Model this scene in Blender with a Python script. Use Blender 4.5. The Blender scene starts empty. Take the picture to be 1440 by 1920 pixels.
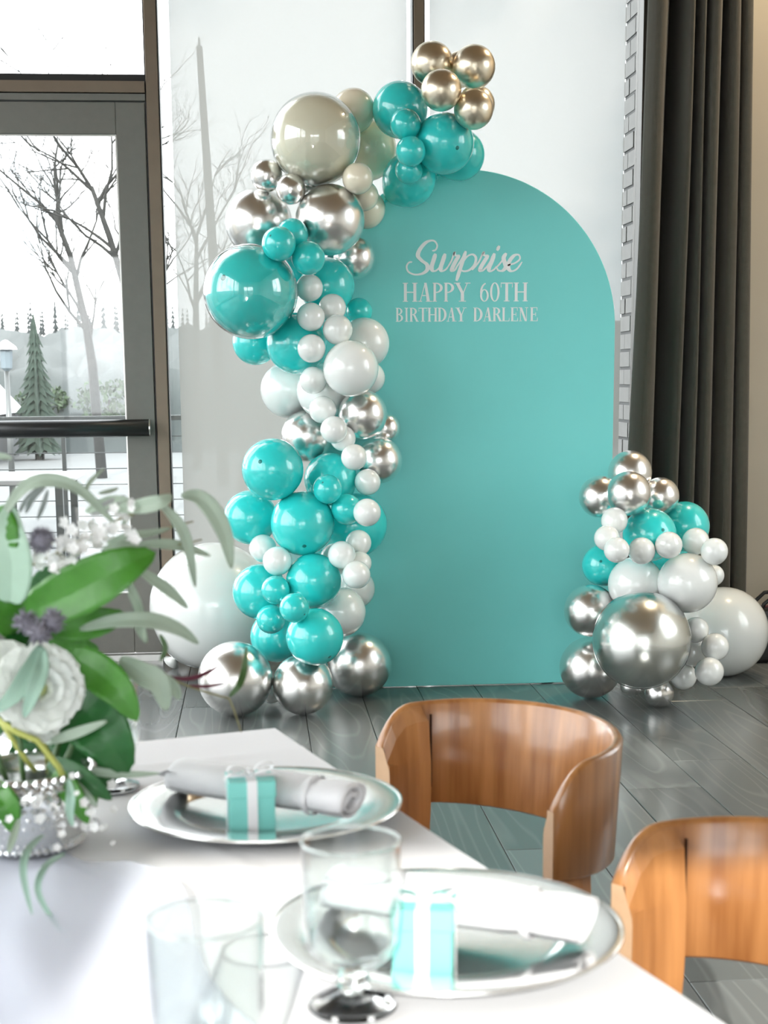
import bpy, bmesh, math, random
from mathutils import Vector, Matrix, Euler
random.seed(7)
PI = math.pi
S = bpy.context.scene
C = S.collection

# ------------------------------------------------------------------ camera
cam = bpy.data.cameras.new('camera')
cam.sensor_fit = 'VERTICAL'; cam.sensor_height = 36.0; cam.sensor_width = 27.0
cam.lens = 2850.0 / 1920.0 * 36.0
cam.shift_y = 253.0 / 1920.0
cam.clip_start = 0.05; cam.clip_end = 800
cam.dof.use_dof = True; cam.dof.focus_distance = 5.7; cam.dof.aperture_fstop = 9.5
cam_o = bpy.data.objects.new('camera', cam); C.objects.link(cam_o)
cam_o.matrix_world = (Matrix.Translation((0, 0, 1.236)) @ Matrix.Rotation(math.radians(-4.8), 4, 'Z')
                      @ Matrix.Rotation(math.radians(80.0), 4, 'X') @ Matrix.Rotation(math.radians(-0.45), 4, 'Z'))
S.camera = cam_o

# ------------------------------------------------------------------ view and world
S.view_settings.view_transform = 'Standard'; S.view_settings.look = 'None'
S.view_settings.gamma = 1.0; S.view_settings.use_curve_mapping = False
S.view_settings.exposure = 3.65
S.cycles.use_denoising = True
S.cycles.max_bounces = 12; S.cycles.diffuse_bounces = 5; S.cycles.glossy_bounces = 5
S.cycles.transmission_bounces = 10; S.cycles.transparent_max_bounces = 24
S.cycles.caustics_reflective = False; S.cycles.caustics_refractive = False
S.cycles.sample_clamp_indirect = 6.0

w = bpy.data.worlds.new('sky'); S.world = w; w.use_nodes = True
nt = w.node_tree; nt.nodes.clear()
out = nt.nodes.new('ShaderNodeOutputWorld'); bg = nt.nodes.new('ShaderNodeBackground')
tc = nt.nodes.new('ShaderNodeTexCoord'); nz = nt.nodes.new('ShaderNodeTexNoise')
rp = nt.nodes.new('ShaderNodeValToRGB')
nz.inputs['Scale'].default_value = 5.0; nz.inputs['Detail'].default_value = 6; nz.inputs['Roughness'].default_value = .55
rp.color_ramp.elements[0].position = .36; rp.color_ramp.elements[0].color = (.42, .52, .58, 1)
rp.color_ramp.elements[1].position = .52; rp.color_ramp.elements[1].color = (1.0, 1.0, 1.0, 1)
nt.links.new(tc.outputs['Generated'], nz.inputs['Vector']); nt.links.new(nz.outputs['Fac'], rp.inputs['Fac'])
nt.links.new(rp.outputs['Color'], bg.inputs['Color']); nt.links.new(bg.outputs['Background'], out.inputs['Surface'])
bg.inputs['Strength'].default_value = 0.60

# ------------------------------------------------------------------ sun through the side windows
sun = bpy.data.lights.new('sun', 'SUN'); sun.energy = .54; sun.angle = math.radians(.55); sun.color = (1, .96, .90)
sun_o = bpy.data.objects.new('sun', sun); C.objects.link(sun_o)
sun_o.rotation_euler = Vector((.12, .9, -.42)).to_track_quat('-Z', 'Y').to_euler()

def portal(name, loc, rot, sx, sz):
    l = bpy.data.lights.new(name, 'AREA'); l.shape = 'RECTANGLE'; l.size = sx; l.size_y = sz
    l.cycles.is_portal = True
    o = bpy.data.objects.new(name, l); C.objects.link(o)
    o.location = loc; o.rotation_euler = rot
    return o

# ------------------------------------------------------------------ materials
M = {}
def mat(name, col, rough=.5, metal=0., coat=0., sss=0., spec=.5, var=0., scale=8., bump=0., bscale=60., trans=0., sheen=0.):
    m = bpy.data.materials.new(name); m.use_nodes = True; n = m.node_tree
    b = n.nodes['Principled BSDF']
    b.inputs['Base Color'].default_value = (*col, 1); b.inputs['Roughness'].default_value = rough
    b.inputs['Metallic'].default_value = metal; b.inputs['Coat Weight'].default_value = coat
    b.inputs['Coat Roughness'].default_value = .05; b.inputs['Specular IOR Level'].default_value = spec
    b.inputs['Sheen Weight'].default_value = sheen
    if sss:
        b.inputs['Subsurface Weight'].default_value = sss
        b.inputs['Subsurface Radius'].default_value = (.05, .05, .05); b.inputs['Subsurface Scale'].default_value = .3
    if trans: b.inputs['Transmission Weight'].default_value = trans
    t = n.nodes.new('ShaderNodeTexCoord')
    if var:
        z = n.nodes.new('ShaderNodeTexNoise'); z.inputs['Scale'].default_value = scale; z.inputs['Detail'].default_value = 4
        h = n.nodes.new('ShaderNodeMix'); h.data_type = 'RGBA'
        h.inputs[6].default_value = (*[c * (1 - var) for c in col], 1); h.inputs[7].default_value = (*[min(1, c * (1 + var)) for c in col], 1)
        n.links.new(t.outputs['Object'], z.inputs['Vector']); n.links.new(z.outputs['Fac'], h.inputs[0])
        n.links.new(h.outputs[2], b.inputs['Base Color'])
    if bump:
        z2 = n.nodes.new('ShaderNodeTexNoise'); z2.inputs['Scale'].default_value = bscale; z2.inputs['Detail'].default_value = 3
        bp = n.nodes.new('ShaderNodeBump'); bp.inputs['Strength'].default_value = bump; bp.inputs['Distance'].default_value = .01
        n.links.new(t.outputs['Object'], z2.inputs['Vector']); n.links.new(z2.outputs['Fac'], bp.inputs['Height'])
        n.links.new(bp.outputs['Normal'], b.inputs['Normal'])
    M[name] = m
    return m

def mat_thin(name, tint, refl=1.0, haze=0., hazecol=(1, 1, 1), ior=1.45):
    """thin clear sheet: transparent with a fresnel reflection and optionally some scattering fabric or dust"""
    m = bpy.data.materials.new(name); m.use_nodes = True; n = m.node_tree; n.nodes.clear()
    o = n.nodes.new('ShaderNodeOutputMaterial'); tr = n.nodes.new('ShaderNodeBsdfTransparent'); gl = n.nodes.new('ShaderNodeBsdfGlossy')
    fr = n.nodes.new('ShaderNodeLayerWeight'); mx = n.nodes.new('ShaderNodeMixShader')
    pw = n.nodes.new('ShaderNodeMath'); pw.operation = 'POWER'; pw.inputs[1].default_value = 5.
    mu = n.nodes.new('ShaderNodeMath'); mu.operation = 'MULTIPLY_ADD'; mu.inputs[1].default_value = .9 * refl; mu.inputs[2].default_value = .04 * refl
    tr.inputs['Color'].default_value = (*tint, 1); gl.inputs['Roughness'].default_value = .02
    n.links.new(fr.outputs['Facing'], pw.inputs[0]); n.links.new(pw.outputs[0], mu.inputs[0]); n.links.new(mu.outputs[0], mx.inputs[0])
    n.links.new(tr.outputs[0], mx.inputs[1]); n.links.new(gl.outputs[0], mx.inputs[2])
    last = mx
    if haze:
        d = n.nodes.new('ShaderNodeBsdfTranslucent'); d2 = n.nodes.new('ShaderNodeBsdfDiffuse')
        d.inputs['Color'].default_value = (*hazecol, 1); d2.inputs['Color'].default_value = (*hazecol, 1)
        md = n.nodes.new('ShaderNodeMixShader'); md.inputs[0].default_value = .5
        n.links.new(d.outputs[0], md.inputs[1]); n.links.new(d2.outputs[0], md.inputs[2])
        mh = n.nodes.new('ShaderNodeMixShader'); mh.inputs[0].default_value = haze
        n.links.new(mx.outputs[0], mh.inputs[1]); n.links.new(md.outputs[0], mh.inputs[2]); last = mh
    n.links.new(last.outputs[0], o.inputs['Surface'])
    M[name] = m
    return m

mat('teal', (.028, .66, .645), rough=.26, coat=.9, sss=.12)
mat('white', (.86, .88, .86), rough=.26, coat=1., sss=.2)
mat('cream', (.90, .83, .66), rough=.25, coat=.9, sss=.15)
mat('silver', (.86, .85, .83), rough=.27, metal=1.)
mat('champagne', (.84, .75, .60), rough=.30, metal=1.)
mat('tip', (.005, .22, .20), rough=.4)
mat_thin('skin', (.97, .99, .98), refl=2.2, ior=1.35)
mat('panel', (.21, .72, .695), rough=.55, var=.03, scale=3)
mat('vinyl', (.93, .94, .94), rough=.5)
mat('bronze', (.20, .155, .115), rough=.45, metal=.35, var=.12, scale=14)
mat('doormetal', (.175, .172, .155), rough=.5, metal=.3, var=.08, scale=30)
mat('barmetal', (.035, .036, .038), rough=.35, metal=.4)
mat('alu', (.62, .62, .60), rough=.3, metal=.9)
mat('darkpost', (.045, .034, .024), rough=.5)
mat('gasket', (.012, .012, .012), rough=.6)
mat_thin('glass', (.965, .982, .978), refl=1.0)
mat_thin('clearglass', (.985, .995, .995), refl=1.0)
mat_thin('bowlglass', (.955, .975, .968), refl=1.7)
mat_thin('shade', (.93, .965, 1.0), refl=.0, haze=.935, hazecol=(.335, .325, .305))
mat('shadebar', (.75, .75, .73), rough=.5)
mat('beige', (.60, .54, .44), rough=.8, var=.03, scale=2)
mat('wallpaint', (.74, .70, .63), rough=.85)
mat('ceiling', (.40, .27, .16), rough=.6, var=.25, scale=3)
mat('curtain', (.088, .078, .060), rough=.95, sheen=.25, bump=.3, bscale=400, var=.15, scale=40)
mat('cloth', (.88, .88, .905), rough=.85, bump=.05, bscale=500)
mat('chiffonx', (.85, .86, .9), rough=.9)
mat_thin('chiffon', (1, 1, 1), refl=.0, haze=.52, hazecol=(.80, .84, .94))  # white chiffon, the blue of its shade is put into the colour
mat('napkin', (.78, .77, .79), rough=.55, bump=.15, bscale=90, sheen=.3)
mat('plate', (.92, .92, .90), rough=.17, metal=1.)
mat('tiffany', (.22, .66, .60), rough=.45, var=.03, scale=20)
mat('ribbon', (.88, .88, .90), rough=.4, sheen=.3)
mat('leafA', (.055, .215, .022), rough=.42, var=.35, scale=30, bump=.1, bscale=120)
mat('leafB', (.012, .105, .018), rough=.42, var=.35, scale=30, bump=.1, bscale=120)
mat('pale', (.42, .60, .47), rough=.5, var=.15, scale=25)
mat('euca', (.34, .42, .33), rough=.5, var=.18, scale=25)
mat('sage', (.28, .43, .34), rough=.5, var=.15, scale=25)
mat('spike', (.22, .25, .24), rough=.5)
mat('grayleaf', (.30, .31, .30), rough=.5)
mat('wine', (.10, .018, .035), rough=.4)
mat('deep', (.05, .11, .03), rough=.4)
mat('stem', (.40, .42, .10), rough=.5, var=.2, scale=20)
mat('twig', (.22, .20, .09), rough=.6)
mat('petal', (.82, .84, .80), rough=.6, sss=.2)
mat('petalheart', (.55, .60, .22), rough=.6)
mat('thistle', (.20, .19, .23), rough=.7, var=.3, scale=90)
mat('filler', (.80, .80, .79), rough=.6)
mat('vase', (.72, .73, .72), rough=.15, metal=.9)
mat('bead', (.9, .9, .92), rough=.12, metal=.7)
mat('bag', (.012, .012, .013), rough=.35)
mat('baglining', (.10, .02, .03), rough=.5)
mat('tablewood', (.25, .15, .08), rough=.5)
# outside
mat('concrete', (.085, .092, .093), rough=.9, var=.15, scale=.6)
mat('deckboard', (.22, .21, .20), rough=.8, var=.15, scale=4)
mat('brick', (.22, .215, .21), rough=.85, var=.10, scale=20)
mat('mortar', (.10, .10, .10), rough=.9)
mat('railmetal', (.09, .097, .097), rough=.4, metal=.6)
mat('bark', (.013, .014, .013), rough=.9)
mat('polewood', (.035, .030, .025), rough=.9)
mat('needle', (.016, .030, .022), rough=.9, var=.4, scale=6)
mat('farneedle', (.020, .026, .027), rough=.95, var=.2, scale=.5)
mat('hill', (.024, .031, .031), rough=1, var=.2, scale=.15)
mat('shrub', (.030, .050, .026), rough=.9, var=.4, scale=8)
mat('housewall', (.07, .075, .08), rough=.8)
mat('houseroof', (.62, .63, .65), rough=.7)
mat('housewindow', (.12, .15, .17), rough=.2)
mat('outtable', (.40, .40, .40), rough=.5)
mat('outwood', (.15, .12, .09), rough=.8, var=.2, scale=30)

def wood_floor():
    m = bpy.data.materials.new('plank'); m.use_nodes = True; n = m.node_tree; b = n.nodes['Principled BSDF']
    N = lambda k: n.nodes.new(k)
    tc = N('ShaderNodeTexCoord'); oi = N('ShaderNodeObjectInfo'); mp = N('ShaderNodeMapping')
    n.links.new(tc.outputs['Object'], mp.inputs['Vector']); mp.inputs['Scale'].default_value = (1.0, .11, 1)
    cb = N('ShaderNodeCombineXYZ'); ml = N('ShaderNodeMath'); ml.operation = 'MULTIPLY'; ml.inputs[1].default_value = 37.
    n.links.new(oi.outputs['Random'], ml.inputs[0]); n.links.new(ml.outputs[0], cb.inputs['X']); n.links.new(ml.outputs[0], cb.inputs['Y'])
    ad = N('ShaderNodeVectorMath'); ad.operation = 'ADD'; n.links.new(mp.outputs[0], ad.inputs[0]); n.links.new(cb.outputs[0], ad.inputs[1])
    nz = N('ShaderNodeTexNoise'); nz.inputs['Scale'].default_value = 4.5; nz.inputs['Detail'].default_value = 1.5; n.links.new(ad.outputs[0], nz.inputs['Vector'])
    mu = N('ShaderNodeMath'); mu.operation = 'MULTIPLY'; mu.inputs[1].default_value = 26.; n.links.new(nz.outputs['Fac'], mu.inputs[0])
    fr = N('ShaderNodeMath'); fr.operation = 'PINGPONG'; fr.inputs[1].default_value = 1.; n.links.new(mu.outputs[0], fr.inputs[0])
    rr = N('ShaderNodeValToRGB'); rr.color_ramp.elements[0].position = .70; rr.color_ramp.elements[0].color = (.138, .147, .144, 1)
    rr.color_ramp.elements[1].position = .98; rr.color_ramp.elements[1].color = (.172, .182, .178, 1); n.links.new(fr.outputs[0], rr.inputs['Fac'])
    hs = N('ShaderNodeHueSaturation'); mr = N('ShaderNodeMapRange'); mr.inputs['To Min'].default_value = .75; mr.inputs['To Max'].default_value = 1.3
    n.links.new(oi.outputs['Random'], mr.inputs['Value']); n.links.new(mr.outputs[0], hs.inputs['Value']); n.links.new(rr.outputs['Color'], hs.inputs['Color'])
    n.links.new(hs.outputs[0], b.inputs['Base Color'])
    f2 = N('ShaderNodeTexNoise'); f2.inputs['Scale'].default_value = 60; mp2 = N('ShaderNodeMapping'); mp2.inputs['Scale'].default_value = (1, .05, 1)
    n.links.new(tc.outputs['Object'], mp2.inputs['Vector']); n.links.new(mp2.outputs[0], f2.inputs['Vector'])
    bp = N('ShaderNodeBump'); bp.inputs['Strength'].default_value = .15; bp.inputs['Distance'].default_value = .002
    n.links.new(f2.outputs['Fac'], bp.inputs['Height']); n.links.new(bp.outputs['Normal'], b.inputs['Normal'])
    b.inputs['Roughness'].default_value = .23; b.inputs['Specular IOR Level'].default_value = .5
    M['plank'] = m
wood_floor()

def wood_chair():
    m = bpy.data.materials.new('walnut'); m.use_nodes = True; n = m.node_tree; b = n.nodes['Principled BSDF']
    N = lambda k: n.nodes.new(k)
    tc = N('ShaderNodeTexCoord'); mp = N('ShaderNodeMapping'); mp.inputs['Scale'].default_value = (14, 14, .7)
    nz = N('ShaderNodeTexNoise'); nz.inputs['Scale'].default_value = 3; nz.inputs['Detail'].default_value = 5
    rr = N('ShaderNodeValToRGB'); rr.color_ramp.elements[0].position = .3; rr.color_ramp.elements[0].color = (.25, .095, .028, 1)
    rr.color_ramp.elements[1].position = .75; rr.color_ramp.elements[1].color = (.50, .235, .085, 1)
    n.links.new(tc.outputs['Object'], mp.inputs[0]); n.links.new(mp.outputs[0], nz.inputs['Vector']); n.links.new(nz.outputs['Fac'], rr.inputs[0])
    n.links.new(rr.outputs[0], b.inputs['Base Color']); b.inputs['Roughness'].default_value = .3; b.inputs['Coat Weight'].default_value = .3
    b.inputs['Coat Roughness'].default_value = .12
    M['walnut'] = m
wood_chair()
mat('veneer', (.55, .36, .22), rough=.4, var=.12, scale=60)
mat('seam', (.035, .012, .005), rough=.6)

# ------------------------------------------------------------------ mesh helpers
def link(name, me, m=None, parent=None, smooth=False):
    o = bpy.data.objects.new(name, me); C.objects.link(o)
    if m is not None and not me.materials: me.materials.append(M[m])
    if smooth: me.polygons.foreach_set('use_smooth', [True] * len(me.polygons))
    if parent is not None: o.parent = parent
    return o

class MB:
    def __init__(s): s.v = []; s.f = []
    def box(s, x0, y0, z0, x1, y1, z1, mw=None):
        b = len(s.v)
        p = [(x0, y0, z0), (x1, y0, z0), (x1, y1, z0), (x0, y1, z0), (x0, y0, z1), (x1, y0, z1), (x1, y1, z1), (x0, y1, z1)]
        if mw is not None: p = [tuple(mw @ Vector(q)) for q in p]
        s.v += p
        s.f += [tuple(b + i for i in q) for q in ((0, 3, 2, 1), (4, 5, 6, 7), (0, 1, 5, 4), (1, 2, 6, 5), (2, 3, 7, 6), (3, 0, 4, 7))]
        return s
    def tube(s, pts, rad, n=8, cap=True):
        pts = [Vector(p) for p in pts]; b0 = len(s.v); up = None
        for i, p in enumerate(pts):
            t = (pts[min(i + 1, len(pts) - 1)] - pts[max(i - 1, 0)]).normalized()
            if up is None: up = t.orthogonal().normalized()
            up = (up - t * up.dot(t)); up = up.normalized() if up.length > 1e-6 else t.orthogonal().normalized()
            sd = t.cross(up); r = rad[i] if isinstance(rad, (list, tuple)) else rad
            for k in range(n):
                a = 2 * PI * k / n; s.v.append(tuple(p + (up * math.cos(a) + sd * math.sin(a)) * r))
        for i in range(len(pts) - 1):
            for k in range(n):
                k2 = (k + 1) % n; a = b0 + i * n
                s.f.append((a + k, a + k2, a + n + k2, a + n + k))
        if cap:
            s.f.append(tuple(b0 + k for k in reversed(range(n)))); e = b0 + (len(pts) - 1) * n
            s.f.append(tuple(e + k for k in range(n)))
        return s
    def lathe(s, prof, n=40, c=(0, 0, 0)):
        b0 = len(s.v)
        for r, z in prof:
            for k in range(n):
                a = 2 * PI * k / n; s.v.append((c[0] + r * math.cos(a), c[1] + r * math.sin(a), c[2] + z))
        for i in range(len(prof) - 1):
            for k in range(n):
                k2 = (k + 1) % n; a = b0 + i * n
                s.f.append((a + k, a + k2, a + n + k2, a + n + k))
        return s
    def poly(s, pts, y0, y1):
        """outline in x,z extruded along y"""
        b = len(s.v); n = len(pts)
        s.v += [(x, y0, z) for x, z in pts] + [(x, y1, z) for x, z in pts]
        s.f.append(tuple(b + i for i in range(n))); s.f.append(tuple(b + n + i for i in reversed(range(n))))
        for i in range(n):
            j = (i + 1) % n; s.f.append((b + i, b + n + i, b + n + j, b + j))
        return s
    def grid(s, P):
        b = len(s.v); r = len(P); c = len(P[0])
        for row in P: s.v += [tuple(p) for p in row]
        for i in range(r - 1):
            for j in range(c - 1):
                a = b + i * c + j; s.f.append((a, a + 1, a + c + 1, a + c))
        return s
    def mesh(s, name):
        me = bpy.data.meshes.new(name); me.from_pydata(s.v, [], s.f); me.update(); return me
    def build(s, name, m, parent=None, smooth=False):
        return link(name, s.mesh(name), m, parent, smooth)

def fix_normals(o):
    bm = bmesh.new(); bm.from_mesh(o.data); bmesh.ops.recalc_face_normals(bm, faces=bm.faces); bm.to_mesh(o.data); bm.free(); return o

def bevel(o, wd=.003, seg=2):
    bm = bmesh.new(); bm.from_mesh(o.data)
    bmesh.ops.bevel(bm, geom=[e for e in bm.edges if e.calc_face_angle(0) > .6], offset=wd, segments=seg, affect='EDGES', profile=.5)
    bm.to_mesh(o.data); bm.free(); return o

def tag(o, label=None, cat=None, group=None, kind=None):
    if label: o['label'] = label
    if cat: o['category'] = cat
    if group: o['group'] = group
    if kind: o['kind'] = kind
    return o

def empty(name, loc=(0, 0, 0), rz=0.):
    o = bpy.data.objects.new(name, None); C.objects.link(o); o.location = loc; o.rotation_euler = (0, 0, rz); o.empty_display_size = .05
    return o

def copy_tree(o, parent=None):
    c = o.copy(); C.objects.link(c); c.parent = parent
    for ch in list(o.children): copy_tree(ch, c)
    return c

# ------------------------------------------------------------------ room shell
X0, X1, Y0, YW, ZC = -3.6, 3.4, -2.0, 6.84, 4.2   # left, right, near wall, window wall, ceiling
T = .18
def struct(o, label=None, cat=None):
    return tag(o, label, cat, kind='structure')

fl = MB().box(X0 - T, Y0 - T, -.12, X1 + T, YW + .16, -.010).build('floor', 'gasket')
struct(fl, 'dark grey wood plank floor with pale cathedral grain', 'floor')
PW = .234; GAP = .0022; row = 0
x = .172 - PW * 17
while x < X1:
    off = random.uniform(0, 1.6); y = Y0 - off
    while y < YW + .02:
        ya, yb = max(y, Y0), min(y + 1.62, YW + .02)
        xa, xb = max(x, X0), min(x + PW, X1)
        if yb - ya > .05 and xb - xa > .03:
            cx, cy = (xa + xb) / 2, (ya + yb) / 2
            hx, hy = (xb - xa) / 2 - GAP / 2, (yb - ya) / 2 - GAP / 2
            b = MB()
            b.v = [(-hx, -hy, -.012), (hx, -hy, -.012), (hx, hy, -.012), (-hx, hy, -.012),
                   (-hx, -hy, -.0012), (hx, -hy, -.0012), (hx, hy, -.0012), (-hx, hy, -.0012),
                   (-hx + .0018, -hy + .0018, 0), (hx - .0018, -hy + .0018, 0), (hx - .0018, hy - .0018, 0), (-hx + .0018, hy - .0018, 0)]
            b.f = [(0, 1, 5, 4), (1, 2, 6, 5), (2, 3, 7, 6), (3, 0, 4, 7), (4, 5, 9, 8), (5, 6, 10, 9), (6, 7, 11, 10), (7, 4, 8, 11), (8, 9, 10, 11)]
            p = b.build('plank', 'plank', fl); p.location = (cx, cy, 0)
        y += 1.62
    x += PW; row += 1

struct(MB().box(X0 - T, Y0 - T, ZC, X1 + T, YW + .2, ZC + .12).build('ceiling', 'ceiling'), 'brown timber ceiling', 'ceiling')

def wall(name, axis, at, thick, lo, hi, z0, z1, holes, m, label):
    """axis 'x': wall plane spans x at y=at ; axis 'y': spans y at x=at"""
    b = MB()
    cuts = sorted(set([lo, hi] + [v for h in holes for v in h[:2]]))
    for a, c in zip(cuts, cuts[1:]):
        h = [q for q in holes if q[0] <= a + 1e-6 and q[1] >= c - 1e-6]
        zz = [z0] + [v for q in sorted(h, key=lambda q: q[2]) for v in q[2:4]] + [z1]; spans = list(zip(zz[::2], zz[1::2]))
        for za, zb in spans:
            if zb - za < 1e-4: continue
            if axis == 'x': b.box(a, at, za, c, at + thick, zb)
            else: b.box(at, a, za, at + thick, c, zb)
    o = b.build(name, m); struct(o, label, 'wall'); return o

def side_window(n, axis, at, lo, hi, z0, z1, nm, label):
    root = empty('window_%d' % n); struct(root, label, 'window')
    b = MB(); k = min(.05, (hi - lo) * .04)
    def bb(a, za, c, zb, d0=-.04, d1=.04):
        if axis == 'x': b.box(a, at + d0, za, c, at + d1, zb)
        else: b.box(at + d0, a, za, at + d1, c, zb)
    bb(lo, z0, hi, z0 + k); bb(lo, z1 - k, hi, z1); bb(lo, z0 + k, lo + k, z1 - k); bb(hi - k, z0 + k, hi, z1 - k)
    for i in range(1, nm):
        q = lo + (hi - lo) * i / nm; bb(q - k / 2, z0 + k, q + k / 2, z1 - k)
    b.build('window_frame', 'bronze', root)
    g = MB()
    if axis == 'x': g.box(lo + k, at - .004, z0 + k, hi - k, at + .004, z1 - k)
    else: g.box(at - .004, lo + k, z0 + k, at + .004, hi - k, z1 - k)
    g.build('pane', 'clearglass', root)
    cx, cz = (lo + hi) / 2, (z0 + z1) / 2
    if axis == 'x': portal('daylight', (cx, at - .2, cz), (PI / 2, 0, PI), hi - lo, z1 - z0)
    elif at < 0: portal('daylight', (at - .2, cx, cz), (PI / 2, 0, PI / 2), hi - lo, z1 - z0)
    else: portal('daylight', (at + .2, cx, cz), (PI / 2, 0, -PI / 2), hi - lo, z1 - z0)

NW = [(-1.9, -.8, .15, 2.50), (-.65, 1.15, .15, 2.50), (.325, .51, 3.09, 3.33)]  # last hole is added to throw the small sun patch on the floor
wall('wall_near', 'x', Y0 - T, T, X0 - T, X1 + T, 0, ZC, NW, 'wallpaint', 'beige wall with windows behind the viewer')
LW = [(-1.7, .9, .15, 4.0), (1.2, 5.6, .15, 4.0)]
wall('wall_left', 'y', X0 - T, T, Y0, YW, 0, ZC, LW, 'wallpaint', 'beige wall with tall windows left of the room')
RW = [(3.4, 5.0, .9, 3.2)]
wall('wall_right', 'y', X1, T, Y0, YW, 0, ZC, RW, 'wallpaint', 'beige wall with a small window right of the room')
wall('wall_far', 'x', YW - .02, .16, 1.76, X1 + T, 0, ZC, [], 'beige', 'plain beige wall beside the dark curtain')
n = 5
for h, lb in zip(NW, ('narrow window behind the viewer, left one', 'wide window directly behind the viewer', 'tiny square window added high behind the viewer for the floor sun patch')):
    side_window(n, 'x', Y0 - T / 2, h[0], h[1], h[2], h[3], 1, lb); n += 1
for h, lb in zip(LW, ('tall window in the left wall beside the table', 'tall window in the left wall nearest the glass door')):
    side_window(n, 'y', X0 - T / 2, h[0], h[1], h[2], h[3], 4, lb); n += 1
for h, lb in zip(RW, ('window in the right wall beside the handbag',)):
    side_window(n, 'y', X1 + T / 2, h[0], h[1], h[2], h[3], 2, lb); n += 1

# window wall ------------------------------------------------------
YF, YB, YG = 6.80, 6.92, 6.885
def post(name, xa, xb, label, z1=ZC):
    o = MB().box(xa, YF, 0, xb, YB, z1).build(name, 'bronze'); bevel(o, .002, 1)
    return struct(o, label, 'window post')
p1 = post('trim_1', -.421, -.370, 'brown metal window post right of the glass door')
for xa, xb in ((-.4265, -.421), (-.370, -.3645)): MB().box(xa, YF + .012, 0, xb, YB - .01, ZC).build('gasket', 'gasket', p1)
p2 = post('trim_2', .720, .763, 'brown metal mullion between the two shaded panes')
for xa, xb in ((.715, .720), (.763, .768)): MB().box(xa, YF + .012, 0, xb, YB - .01, ZC).build('gasket', 'gasket', p2)
p3 = post('trim_3', 1.716, 1.76, 'dark metal post at the right end of the windows'); p3.data.materials.clear(); p3.data.materials.append(M['darkpost'])
post('trim_4', -1.56, -1.50, 'brown metal post left of the glass door')
post('trim_5', X0 - .02, X0 + .06, 'brown metal post in the left room corner')
o = MB().box(X0, YF, ZC - .12, 1.72, YB, ZC).build('trim_6', 'bronze'); struct(o, 'brown metal head rail above the windows', 'window head')
# fixed panes
def fixed(n, xa, xb, z0, z1, label, gm='glass'):
    root = empty('window_%d' % n); struct(root, label, 'window')
    MB().box(xa, YG - .004, z0, xb, YG + .004, z1).build('pane', gm, root)
    return root
wn = fixed(2, -.3645, .715, .10, ZC - .12, 'tall pane behind the left roller shade')
MB().box(-.3645, YF + .01, 0, .715, YB - .01, .10).build('sill', 'bronze', wn)
wn = fixed(3, .768, 1.716, .10, ZC - .12, 'tall pane behind the right roller shade')
MB().box(.768, YF + .01, 0, 1.716, YB - .01, .10).build('sill', 'bronze', wn)
wn = fixed(1, -1.50, -.4265, 2.515, ZC - .12, 'transom pane above the glass door', 'clearglass')
MB().box(-1.50, YF + .005, 2.405, -.4265, YB, 2.432).build('transom_bar', 'doormetal', wn)
MB().box(-1.50, YF - .005, 2.436, -.4265, YB, 2.482).build('transom_bar', 'bronze', wn)
MB().box(-1.50, YF + .03, 2.482, -.4265, YB, 2.515).build('gasket', 'gasket', wn)
wn = fixed(4, X0 + .06, -1.56, .10, ZC - .12, 'tall pane left of the glass door out of view', 'clearglass')
MB().box(X0 + .06, YF + .01, 0, -1.56, YB - .01, .10).build('sill', 'bronze', wn)
portal('daylight', (-.95, 7.0, 2.1), (PI / 2, 0, 0), 5.3, 3.95)
# door
dr = empty('door_1', (0, 0, 0)); struct(dr, 'dark metal glass door with a push bar', 'door')
for args in ((-.553, .03, -.4285, 2.400), (-1.495, .03, -1.37, 2.400)):
    bevel(MB().box(args[0], YF + .012, args[1], args[2], YF + .062, args[3]).build('stile', 'doormetal', dr), .003, 1)
bevel(MB().box(-1.37, YF + .012, 2.268, -.553, YF + .062, 2.400).build('top_rail', 'doormetal', dr), .003, 1)
bevel(MB().box(-1.37, YF + .012, .03, -.553, YF + .062, .300).build('bottom_rail', 'doormetal', dr), .003, 1)
MB().box(-1.37, YF + .033, .300, -.553, YF + .041, 2.268).build('pane', 'clearglass', dr)
gb = MB()
for q in ((-1.37, .300, -.553, .306), (-1.37, 2.262, -.553, 2.268), (-.559, .306, -.553, 2.262), (-1.37, .306, -1.364, 2.262)): gb.box(q[0], YF + .020, q[1], q[2], YF + .030, q[3])
gb.build('glazing_bead', 'alu', dr)
pb = MB().tube([(-1.47, YF - .055, 1.035), (-.452, YF - .055, 1.035)], .0365, 20).build('push_bar', 'barmetal', dr, True)
MB().tube([(-.4515, YF - .055, 1.035), (-.446, YF - .055, 1.035)], .037, 20).build('end_cap', 'alu', pb)
MB().box(-.52, YF - .06, 1.01, -.46, YF + .012, 1.06).build('bracket', 'barmetal', pb)
MB().box(-1.46, YF - .06, 1.01, -1.40, YF + .012, 1.06).build('bracket', 'barmetal', pb)
MB().box(-1.50, YF - .03, 0, -.4265, YF + .10, .026).build('threshold', 'alu', dr)

# roller shades
def shade(xa, xb, label):
    r = empty('roller_shade', ((xa + xb) / 2, 6.852, 0)); tag(r, label, 'roller shade', 'roller shades on the windows')
    hw = (xb - xa) / 2
    MB().grid([[(-hw, 0, .13), (hw, 0, .13)], [(-hw, 0, 3.86), (hw, 0, 3.86)]]).build('mesh_fabric', 'shade', r)
    MB().box(-hw, -.008, .10, hw, .008, .13).build('hem_bar', 'shadebar', r)
    MB().tube([(-hw - .01, 0, 3.89), (hw + .01, 0, 3.89)], .03, 16).build('roller_tube', 'shadebar', r, True)
shade(-.318, .694, 'pale see-through roller shade behind the tall balloon garland')
shade(.792, 1.652, 'pale see-through roller shade behind the teal arch, beside the curtain')

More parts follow.
